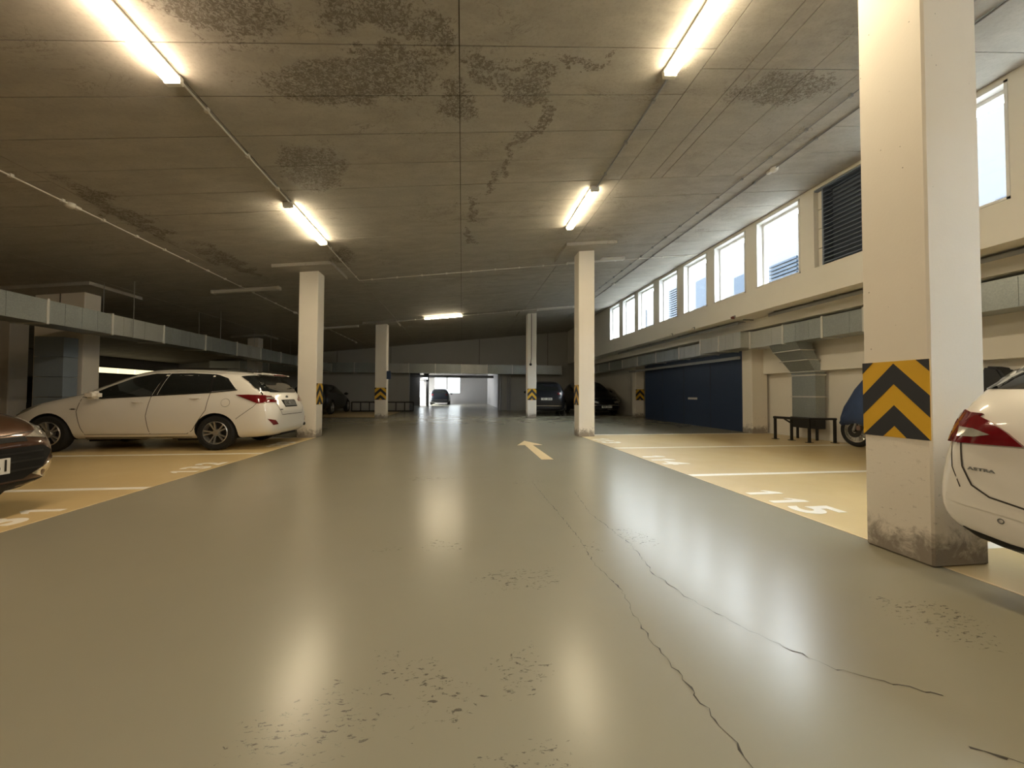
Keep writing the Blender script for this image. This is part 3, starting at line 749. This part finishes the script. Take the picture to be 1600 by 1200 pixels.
    def patch(s, name, poly, view, mat, off=.004, res=.09, parent=None, depth=.012):
        bm = bmesh.new(); vs = [bm.verts.new((p[0], p[1], 0)) for p in poly]; bm.faces.new(vs)
        bmesh.ops.triangulate(bm, faces=bm.faces[:], ngon_method='EAR_CLIP')
        xs_ = [p[0] for p in poly]; ys_ = [p[1] for p in poly]
        for ax, lo, hi in ((0, min(xs_), max(xs_)), (1, min(ys_), max(ys_))):
            n = int((hi-lo)/res)
            for k in range(1, n+1):
                c = lo+(hi-lo)*k/(n+1); pt = [0, 0, 0]; nr = [0, 0, 0]; pt[ax] = c; nr[ax] = 1
                bmesh.ops.bisect_plane(bm, geom=bm.verts[:]+bm.edges[:]+bm.faces[:], plane_co=pt, plane_no=nr)
        bmesh.ops.subdivide_edges(bm, edges=[e for e in bm.edges if e.calc_length() > res*1.4], cuts=1)
        top = {}
        for v in bm.verts[:]:
            h, d, nn = s.hit(view, v.co.x, v.co.y); top[v] = (h+nn*off, h-nn*depth)
        for v, (a, b) in top.items(): v.co = a
        r = bmesh.ops.extrude_edge_only(bm, edges=[e for e in bm.edges if e.is_boundary])
        tree = {}
        for g in r['geom']:
            if isinstance(g, bmesh.types.BMVert):
                for e in g.link_edges:
                    ov = e.other_vert(g)
                    if ov in top: g.co = top[ov][1]; break
        return link(name, bm2me(name, bm, True, 40), M[mat], parent or s.root)
    def both(s, name, poly, mat, **k):
        for sd in s.sides: s.patch(name, poly, sd, mat, **k)
    def line(s, name, pts, view, mat='seam', w=.005, off=.0025, res=.06, parent=None):
        P = []
        for a, b in zip(pts, pts[1:]):
            n = max(1, int(math.dist(a, b)/res))
            for k in range(n): P.append((a[0]+(b[0]-a[0])*k/n, a[1]+(b[1]-a[1])*k/n))
        P.append(pts[-1]); H = [s.hit(view, *p) for p in P]
        bm = bmesh.new(); prev = None
        for i, (h, d, nn) in enumerate(H):
            t = (H[min(i+1, len(H)-1)][0]-H[max(i-1, 0)][0])
            if t.length < 1e-6: continue
            sdv = t.normalized().cross(nn).normalized()
            c = [bm.verts.new(h+nn*off+sdv*w), bm.verts.new(h+nn*off-sdv*w)]
            if prev: bm.faces.new((prev[0], prev[1], c[1], c[0]))
            prev = c
        return link(name, bm2me(name, bm, True), M[mat], parent or s.root)
    def blob(s, name, c, sc, mat, parent=None, rot=(0, 0, 0)):
        bm = bmesh.new(); bmesh.ops.create_cube(bm, size=2)
        bmesh.ops.bevel(bm, geom=bm.edges[:], offset=.5, segments=3, affect='EDGES')
        bmesh.ops.scale(bm, vec=sc, verts=bm.verts)
        return link(name, bm2me(name, bm, True, 60), M[mat], parent or s.root, c, rot)
    def plate(s, c, rz, txt, tilt=0, mat='plate', tmat='black', w=.52, h=.11):
        p = boxes('number_plate', [((-w/2, -.006, -h/2), (w/2, .006, h/2))], M[mat], s.root)
        p.location = c; p.rotation_euler = (tilt, 0, rz)
        me = text_me(txt, h*.98, .001, 1.02, .001)
        xx = [v.co.x for v in me.vertices]; k_ = w*.90/(max(xx)-min(xx)); t = link('plate_text', me, M[tmat], p, (-(max(xx)+min(xx))/2*k_, -.0075, 0), (PI/2, 0, 0)); t.scale = (k_, 1.1, 1)
        return p

# ---- white estate car --------------------------------------------------
WAG = [
 (0.00, .36, .48, .60, .68, .52, .56, .54, .46),
 (0.02, .30, .46, .62, .76, .66, .70, .68, .58),
 (0.10, .24, .46, .68, .90, .76, .80, .79, .68),
 (0.18, .22, .48, .90, 1.06, .80, .85, .83, .72),
 (0.34, .20, .50, .95, 1.27, .82, .88, .86, .68),
 (0.54, .19, .52, .98, 1.42, .83, .885, .87, .65),
 (0.85, .18, .54, .985, 1.455, .83, .89, .875, .64),
 (1.40, .18, .54, .975, 1.485, .82, .885, .875, .65),
 (1.95, .18, .53, .96, 1.49, .82, .885, .87, .65),
 (2.40, .18, .52, .94, 1.45, .82, .885, .865, .63),
 (2.80, .18, .52, .925, 1.27, .82, .885, .86, .64),
 (3.12, .18, .52, .91, 1.07, .82, .885, .855, .70),
 (3.35, .18, .52, .88, .985, .82, .885, .84, .70),
 (3.75, .19, .52, .82, .90, .82, .88, .82, .66),
 (4.08, .20, .48, .74, .80, .78, .84, .76, .60),
 (4.28, .21, .44, .62, .70, .68, .74, .68, .54),
 (4.40, .23, .42, .54, .58, .56, .62, .58, .46),
 (4.45, .28, .40, .50, .53, .42, .48, .44, .36)]
c = Car('estate_car', 'white estate car parked side-on in the left bay, tail lamps towards the lane', (-3.42, 8.49, 0), PI, WAG, 'carwhite', (.96, 3.60), .315, 4.45, 'LR')
c.wheel_set(.875, 5, True)
c.both('side_window', [(3.08, .955), (2.80, .935), (2.02, .985), (1.90, 1.375), (2.10, 1.375), (2.42, 1.30), (2.80, 1.12)], 'carglass')
c.both('side_window', [(1.93, .99), (1.10, 1.045), (1.13, 1.375), (1.50, 1.39), (1.84, 1.38)], 'carglass')
c.both('side_window', [(1.06, 1.055), (.66, 1.095), (.86, 1.30), (1.02, 1.355), (1.09, 1.37)], 'carglass')
c.both('pillar_trim', [(2.01, .985), (1.94, .99), (1.85, 1.38), (1.90, 1.38)], 'trim', off=.003)
c.both('pillar_trim', [(1.10, 1.045), (1.06, 1.05), (1.09, 1.37), (1.13, 1.375)], 'trim', off=.003)
c.patch('rear_window', [(-.56, 1.045), (.56, 1.045), (.57, 1.06), (.58, 1.20), (.55, 1.335), (.4, 1.365), (-.4, 1.365), (-.55, 1.335), (-.58, 1.20), (-.57, 1.06)], 'rear', 'carglass', res=.05, off=.008)
for v in 'LR': c.patch('rear_window_wrap', [(.66, 1.335), (.50, 1.24), (.37, 1.125), (.24, 1.065), (.13, 1.07), (.28, 1.28), (.36, 1.34), (.5, 1.355)], v, 'carglass', res=.025, off=.013)
c.patch('windscreen', [(2.45, -.58), (3.16, -.70), (3.16, .70), (2.45, .58)], 'top', 'carglass')
for s_, v in ((1, 'L'), (-1, 'R')):
    c.patch('tail_lamp', [(.64, .995), (.44, 1.00), (.20, .99), (.10, .93), (.12, .86), (.27, .84), (.36, .92), (.48, .965)], v, 'red', off=.012)
    c.patch('tail_lamp', [(s_*.84, .985), (s_*.62, .975), (s_*.46, .90), (s_*.47, .86), (s_*.72, .86), (s_*.84, .88)], 'rear', 'red', off=.010)
    c.patch('lamp_insert', [(s_*.74, .955), (s_*.60, .95), (s_*.58, .915), (s_*.74, .915)], 'rear', 'clear', off=.016)
    c.patch('rear_reflector', [(s_*.80, .56), (s_*.68, .53), (s_*.60, .45), (s_*.72, .44)], 'rear', 'red', off=.006)
c.blob('roof_spoiler', (.40, 0, 1.40), (.15, .58, .022), 'carwhite', rot=(0, -.08, 0))
c.blob('brake_light', (.25, 0, 1.385), (.012, .28, .016), 'red')
c.both('fuel_cap', [(.80+.075*math.cos(a*PI/8), .855+.075*math.sin(a*PI/8)) for a in range(16)], 'seam', off=.001, depth=.003)
c.both('fuel_cap', [(.80+.070*math.cos(a*PI/8), .855+.070*math.sin(a*PI/8)) for a in range(16)], 'carwhite', off=.003, depth=.003)
for sd in 'LR':
    c.line('door_seam', [(2.04, .30), (2.08, .62), (2.02, .98)], sd)
    c.line('door_seam', [(2.04, .30), (1.45, .30), (1.35, .36), (1.12, .72), (1.07, 1.04)], sd)
    c.line('door_seam', [(3.12, .96), (3.16, .70), (3.10, .42), (3.06, .30), (2.04, .30)], sd)
    c.line('door_seam', [(.62, .56), (.34, .78), (.28, .86)], sd, w=.004)
    c.line('window_trim', [(3.10, .945), (2.80, .925), (2.0, .975), (1.08, 1.035), (.64, 1.085)], sd, 'trim', w=.009, off=.006)
    c.line('sill_trim', [(3.10, .235), (1.4, .235)], sd, 'trim', w=.012)
    sg = 1 if sd == 'L' else -1
    for x, z in ((2.22, .86), (1.30, .93)):
        h, d, nn = c.hit(sd, x, z); c.blob('door_handle', h+nn*.018, (.095, .014, .016), 'carwhite')
    c.blob('mirror', (2.83, sg*.955, .985), (.10, .085, .065), 'carwhite')
    c.blob('roof_rail', (1.35, sg*.59, 1.475), (.85, .018, .016), 'black')
    h, d, nn = c.hit(sd, 3.22, .74); c.blob('side_repeater', h+nn*.003, (.045, .006, .010), 'trim')
c.line('tailgate_seam', [(-.60, .99), (-.53, .74), (-.46, .62), (.46, .62), (.53, .74), (.60, .99)], 'rear')
c.patch('plate_recess', [(-.30, .90), (.30, .90), (.27, .76), (-.27, .76)], 'rear', 'trim', off=.004)
h, d, nn = c.hit('rear', 0, .83); c.plate(h+nn*.014+Vector((0, 0, 0)), -PI/2, '1BC 5172', tilt=math.radians(-20), mat='grey', tmat='black', w=.50, h=.105)
h, d, nn = c.hit('rear', 0, .955); c.blob('emblem', h+nn*.004, (.006, .055, .028), 'chrome')
h, d, nn = c.hit('rear', .47, .72); c.blob('model_badge', h+nn*.002, (.003, .07, .008), 'trim')
c.blob('rear_diffuser', (.30, 0, .24), (.22, .62, .045), 'trim')
h, d, nn = c.hit('rear', -.62, .37); c.blob('exhaust_tip', h+nn*.01, (.02, .035, .035), 'black')
c.patch('headlamp', [(4.30, .66), (4.0, .76), (3.80, .82), (3.98, .70), (4.18, .62)], 'L', 'clear', off=.006)
c.patch('headlamp', [(4.30, .66), (4.0, .76), (3.80, .82), (3.98, .70), (4.18, .62)], 'R', 'clear', off=.006)
for x in (1.55, 3.0): c.blob('underbody', (x, 0, .17), (.5, .5, .05), 'black')

# ---- brown hatchback (front only in view) -------------------------------
HAT = [
 (0.00, .36, .50, .66, .80, .52, .56, .54, .46),
 (0.06, .26, .48, .72, .98, .72, .78, .76, .60),
 (0.25, .22, .50, .92, 1.25, .80, .86, .84, .60),
 (0.60, .20, .52, .94, 1.42, .82, .87, .85, .60),
 (1.20, .19, .52, .94, 1.46, .82, .87, .85, .62),
 (1.90, .19, .52, .92, 1.44, .82, .87, .85, .60),
 (2.50, .19, .52, .91, 1.26, .82, .87, .84, .62),
 (2.85, .19, .52, .90, 1.04, .82, .87, .83, .68),
 (3.30, .20, .52, .86, .95, .82, .87, .81, .66),
 (3.70, .22, .50, .80, .87, .80, .85, .79, .62),
 (3.90, .22, .48, .72, .80, .76, .82, .76, .58),
 (4.02, .22, .46, .64, .72, .68, .74, .69, .54),
 (4.08, .24, .44, .58, .64, .58, .64, .60, .46),
 (4.10, .30, .42, .54, .58, .46, .52, .48, .36)]
c = Car('hatchback_car', 'brown hatchback at the left edge, only its front corner in view', (-7.75, 3.40, 0), 0, HAT, 'carbrown', (.80, 3.30), .31, 4.10, 'LR')
c.wheel_set(.86, 5, False)
for sg, v in ((1, 'L'), (-1, 'R')):
    c.patch('headlamp', [(sg*.44, .655), (sg*.58, .70), (sg*.70, .80), (sg*.78, .80), (sg*.80, .66), (sg*.62, .63)], 'front', 'clear', off=.008)
    c.patch('headlamp', [(3.96, .66), (3.74, .78), (3.62, .80), (3.80, .66)], v, 'clear', off=.008)
    c.patch('lamp_chrome_strip', [(sg*.62, .69), (sg*.78, .76), (sg*.78, .73), (sg*.62, .665)], 'front', 'chrome', off=.013)
    c.patch('fog_trim', [(sg*.46, .34), (sg*.72, .46), (sg*.76, .38), (sg*.60, .29)], 'front', 'chrome', off=.006)
    c.both('side_window', [(2.75, .93), (.7, .98), (.75, 1.33), (1.2, 1.38), (1.9, 1.36), (2.3, 1.24)], 'carglass') if sg > 0 else None
c.patch('grille', [(-.56, .575), (.56, .575), (.66, .52), (.56, .40), (.40, .31), (-.40, .31), (-.56, .40), (-.66, .52)], 'front', 'trim', off=.005)
c.patch('upper_grille_strip', [(-.44, .62), (.44, .62), (.44, .66), (-.44, .66)], 'front', 'trim', off=.004)
for k in range(3): c.line('grille_bar', [(-.55, .53-k*.07), (.55, .53-k*.07)], 'front', 'black', w=.008, off=.012)
c.patch('lower_lip', [(-.72, .29), (.72, .29), (.66, .235), (-.66, .235)], 'front', 'trim', off=.008)
c.patch('windscreen', [(2.0, -.56), (2.88, -.68), (2.88, .68), (2.0, .56)], 'top', 'carglass')
h, d, nn = c.hit('front', 0, .44); c.plate((h.x+.02, 0, .44), PI/2, '2BC 4961', w=.54, h=.125)
c.line('bonnet_seam', [(-.62, .70), (-.3, .675), (.3, .675), (.62, .70)], 'front')

# ---- white estate at right edge ------------------------------------------
AST = [
 (0.00, .37, .49, .66, .80, .68, .73, .70, .60),
 (0.02, .31, .47, .72, .94, .82, .87, .82, .70),
 (0.06, .28, .47, .80, 1.01, .86, .925, .865, .73),
 (0.14, .25, .49, .94, 1.10, .87, .935, .885, .78),
 (0.34, .21, .52, .99, 1.29, .86, .92, .89, .74),
 (0.62, .20, .54, 1.00, 1.44, .85, .915, .885, .68),
 (1.10, .19, .54, 1.00, 1.48, .85, .915, .88, .66),
 (2.00, .18, .54, .98, 1.51, .85, .915, .88, .66),
 (2.60, .18, .54, .95, 1.44, .85, .915, .88, .64),
 (3.15, .18, .54, .93, 1.15, .85, .915, .87, .68),
 (3.45, .18, .52, .90, 1.00, .85, .91, .86, .70),
 (4.20, .20, .50, .78, .86, .82, .88, .80, .62),
 (4.55, .22, .46, .62, .72, .70, .76, .70, .54),
 (4.68, .26, .42, .52, .56, .50, .56, .52, .40)]
c = Car('estate_car', 'white car at the right edge with a dark red tail lamp beside the near column', (2.60, .98, 0), 0, AST, 'carwhite', (1.02, 3.70), .325, 4.68, 'LR')
c.wheel_set(.90, 5, True)
for sg, v in ((1, 'L'), (-1, 'R')):
    c.patch('tail_lamp', [(sg*.905, .95), (sg*.80, .96), (sg*.73, .94), (sg*.66, .91), (sg*.59, .86), (sg*.53, .80), (sg*.70, .795), (sg*.80, .79), (sg*.905, .80)], 'rear', 'red', off=.014, res=.05)
    c.patch('tail_lamp', [(.055, .80), (.055, .945), (.10, .95), (.17, .93), (.16, .86), (.12, .81)], v, 'red', off=.014, res=.05)
    c.patch('lamp_clear_strip', [(sg*.79, .872), (sg*.72, .868), (sg*.65, .845), (sg*.71, .828), (sg*.79, .822)], 'rear', 'clear', off=.019, res=.05)
    c.patch('quarter_window', [(.42, 1.06), (.9, 1.04), (1.05, 1.34), (.85, 1.34), (.62, 1.24)], v, 'carglass')
    c.both('side_window', [(3.15, .98), (1.0, 1.04), (1.12, 1.36), (2.2, 1.40), (2.75, 1.24)], 'carglass') if sg > 0 else None
    c.line('window_chrome', [(.30, 1.035), (.52, 1.19), (.78, 1.33), (1.1, 1.40), (2.1, 1.43)], v, 'chrome', w=.011, off=.008, res=.04)
    c.blob('mirror', (2.98, sg*1.0, 1.0), (.10, .09, .07), 'carwhite')
    c.line('bumper_seam', [(sg*.84, .79), (sg*.82, .66), (sg*.78, .56)], 'rear', w=.003)
c.patch('rear_window', [(-.78, 1.075), (.78, 1.075), (.80, 1.10), (.70, 1.38), (-.70, 1.38), (-.80, 1.10)], 'rear', 'carglass', off=.006, res=.06)
c.line('rear_window_chrome', [(.815, 1.075), (.775, 1.20), (.71, 1.38)], 'rear', 'chrome', w=.010, off=.012)
c.line('rear_window_chrome', [(-.815, 1.075), (-.775, 1.20), (-.71, 1.38)], 'rear', 'chrome', w=.010, off=.012)
c.line('tailgate_seam', [(.785, .80), (.77, .67), (.73, .58), (.66, .535), (.50, .505), (-.50, .505), (-.66, .535), (-.73, .58), (-.77, .67), (-.785, .80)], 'rear', w=.0045, res=.03)
c.line('bumper_crease', [(-.84, .50), (-.5, .47), (.5, .47), (.84, .50)], 'rear', 'carwhite', w=.02, off=.012)
c.patch('rear_diffuser', [(-.87, .365), (-.6, .325), (.6, .325), (.87, .365), (.80, .30), (.55, .25), (-.55, .25), (-.80, .30)], 'rear', 'trim', off=.006)
for y in (-.62, -.25, .25, .62):
    h, d, nn = c.hit('rear', y, .43)
    bm = bmesh.new(); lathe(bm, [(.008, .0), (.012, .003), (.014, 0)], 'x', 14); link('parking_sensor', bm2me('ps', bm), M['grey'], c.root, h-Vector((.003, 0, 0)))
h, d, nn = c.hit('rear', .69, .665)
me = text_me('ASTRA', .029, .002, 1.15, .0009); t = link('badge_text', me, M['grey'], c.root, h+Vector((-.006, 0, 0)), (PI/2, 0, -PI/2)); t.scale = (1.15, .72, 1)
t.rotation_euler = (PI/2+.05, 0, -PI/2-.10)
h, d, nn = c.hit('rear', 0, .70); c.plate((h.x-.01, 0, .70), -PI/2, '3BC 7204')

# ---- far dark cars --------------------------------------------------------
def scaled(st, sx, sy, sz, L0): return [(r[0]*sx, r[1], r[2]*sz, r[3]*sz, r[4]*sz, *[w_*sy for w_ in r[5:]]) for r in st]
def far_car(name, label, loc, rz, st, L, paint='cardark', face='rear', plate_txt=None, R=.34, wh=(.95, 3.6), wy=.90):
    c = Car(name, label, loc, rz, st, paint, wh, R, L, 'LR')
    c.wheel_set(wy, 5, False)
    zs = st[8][4]/1.49
    c.both('side_window', [(3.0, .97*zs), (.75, 1.06*zs), (.95, 1.35*zs), (2.0, 1.38*zs), (2.6, 1.22*zs)], 'carglass', res=.2)
    c.patch('rear_window', [(-.55, 1.06*zs), (.55, 1.06*zs), (.5, 1.33*zs), (-.5, 1.33*zs)], 'rear', 'carglass', res=.2)
    c.patch('windscreen', [(2.5, -.56), (3.14, -.66), (3.14, .66), (2.5, .56)], 'top', 'carglass', res=.2)
    for sg in (1, -1):
        c.patch('tail_lamp', [(sg*.82, .98*zs), (sg*.52, .96*zs), (sg*.52, .88*zs), (sg*.82, .86*zs)], 'rear', 'red', off=.01, res=.15)
        c.patch('headlamp', [(sg*.40, .66), (sg*.62, .72), (sg*.66, .62), (sg*.42, .60)], 'front', 'clear', off=.01, res=.15)
        c.blob('mirror', (2.85, sg*.98, 1.0*zs), (.09, .10, .07), paint)
    c.patch('grille', [(-.32, .62), (.32, .62), (.30, .46), (-.30, .46)], 'front', 'trim', off=.008, res=.15)
    c.line('bumper_line', [(-.7, .48), (.7, .48)], 'rear', 'chrome', w=.008, off=.01)
    if plate_txt:
        if face == 'rear': h = c.hit('rear', 0, .80)[0]; c.plate((h.x-.02, 0, .80), -PI/2, plate_txt)
        else: h = c.hit('front', 0, .42)[0]; c.plate((h.x+.02, 0, .42), PI/2, plate_txt)
    return c
SUV = scaled(WAG, 1.02, 1.05, 1.13, 4.45)
far_car('suv_car', 'black SUV with a white number plate behind the grey far column', (3.95, 18.05, 0), PI/2-.16, SUV, 4.54, plate_txt='1BD 2846')
RRV = scaled(WAG, 1.04, 1.08, 1.16, 4.45)
c = far_car('suv_car', 'dark SUV facing the camera beside the cream right column', (6.75, 22.9, 0), -PI/2+.05, RRV, 4.63, face='front', plate_txt='4BA 3317')
for sg in (1, -1):
    c.line('lamp_ring', [(sg*.36, .80), (sg*.62, .80), (sg*.72, .70), (sg*.62, .62), (sg*.40, .60)], 'front', 'chrome', w=.012, off=.015)
c.line('bumper_chrome', [(-.68, .50), (.68, .50)], 'front', 'chrome', w=.012, off=.014); c.line('bumper_chrome', [(-.68, .30), (.68, .30)], 'front', 'chrome', w=.010, off=.014)
c.line('bonnet_edge', [(-.5, .84), (.5, .84)], 'front', 'chrome', w=.008, off=.012)
far_car('dark_car', 'dark car in the shadow between the cream left column and the black barrier', (-7.15, 19.1, 0), PI*.5, WAG, 4.45)
far_car('hatchback_car', 'dark car silhouetted in the passage beyond the far wall', (-2.0, 35.3, 0), PI/2, WAG, 4.45, wy=.86)
far_car('dark_car', 'dark car mostly hidden behind the brown column at the far left edge', (-13.9, 12.3, 0), .15, WAG, 4.45)

# ================================================================== MOTORCYCLE under a blue cover
mc = thing('motorcycle', 'motorcycle under a blue cover against the right wall, front wheel showing', 'motorcycle', (7.90, 6.2, 0), 0)
def mwheel(y, R, nm):
    bm = bmesh.new(); n = 12
    prof = [(R-.05+.05*math.cos(a), .055*math.sin(a)) for a in [2*PI*k/n for k in range(n+1)]]
    lathe(bm, prof, 'x', 36); t = link(nm, bm2me('tyre', bm, True), M['rubber'], mc, (0, y, R))
    bm = bmesh.new(); lathe(bm, [(R-.10, -.03), (R-.085, -.03), (R-.085, .03), (R-.10, .03), (R-.10, -.03)], 'x', 36); link('rim', bm2me('rim', bm, True, 40), M['chrome'], t)
    bm = bmesh.new()
    for k in range(28):
        a = 2*PI*k/28; tube(bm, (.02*(-1)**k, .03*math.cos(a+.3), .03*math.sin(a+.3)), (0, (R-.095)*math.cos(a), (R-.095)*math.sin(a)), .0025, 4)
    link('spokes', bm2me('spokes', bm), M['chrome'], t)['kind'] = 'stuff'
    bm = bmesh.new(); lathe(bm, [(.05, -.065), (.14, -.065), (.14, -.058), (.05, -.058), (.05, -.065)], 'x', 28); link('brake_disc', bm2me('disc', bm), M['black'], t)
    bm = bmesh.new(); tube(bm, (-.07, 0, 0), (.07, 0, 0), .035, 12); link('hub', bm2me('hub', bm, True, 40), M['black'], t)
mwheel(.75, .33, 'front_wheel'); mwheel(-.50, .33, 'rear_wheel')
for s_ in (-.09, .09): tubes('fork', [((s_, .75, .33), (s_, .52, .95))], .024, M['grey'], mc)
boxes('engine', [((-.16, -.30, .22), (.16, .25, .62))], M['black'], mc, .04)
boxes('caliper', [((-.11, .60, .34), (-.06, .68, .44))], plain('bronze', (.20, .13, .10), .5), mc, .01)
bm = bmesh.new(); rings = []
prof = [(1.03, .40, .62, .10), (.92, .44, .86, .16), (.70, .46, 1.18, .24), (.45, .40, 1.42, .34), (.15, .34, 1.40, .30), (-.2, .32, 1.22, .26), (-.5, .34, 1.18, .24), (-.72, .38, 1.24, .22), (-.86, .45, 1.12, .14)]
rnd = random.Random(4)
for y, z0, z1, w_ in prof:
    ring = []
    for k in range(16):
        a = 2*PI*k/16; sx_ = w_*(1.05 if math.sin(a) < 0 else .85); zz = (z0+z1)/2+(z1-z0)/2*math.sin(a); xx = sx_*math.copysign(abs(math.cos(a))**.7, math.cos(a))
        ring.append(bm.verts.new((xx*(1+.10*math.sin(k*2.4+y*5)), y, zz+rnd.uniform(-.012, .012))))
    rings.append(ring)
for A, B in zip(rings, rings[1:]):
    for i in range(16): bm.faces.new((A[i], A[(i+1) % 16], B[(i+1) % 16], B[i]))
bm.faces.new(rings[0]); bm.faces.new(rings[-1][::-1])
bmesh.ops.subdivide_edges(bm, edges=bm.edges[:], cuts=1, smooth=1.0)
link('blue_cover', bm2me('cover', bm, True), M['tarp'], mc)
# black covered object behind the near column
bm = bmesh.new(); prism(bm, [(-.28, 0), (.28, 0), (.30, .95), (.05, 1.50), (-.10, 1.46), (-.30, 1.05)], lambda u, v, t: (8.35-8.0+t, u, v), -.55, -.25)
t = thing('covered_bicycle', 'black covered object with a pointed top behind the right white car', 'cover', (8.06, 5.0, 0))
bmesh.ops.bevel(bm, geom=bm.edges[:], offset=.03, segments=2, affect='EDGES')
link('black_cover', bm2me('bc', bm, True, 50), M['bb'], t, (.12, 0, 0))
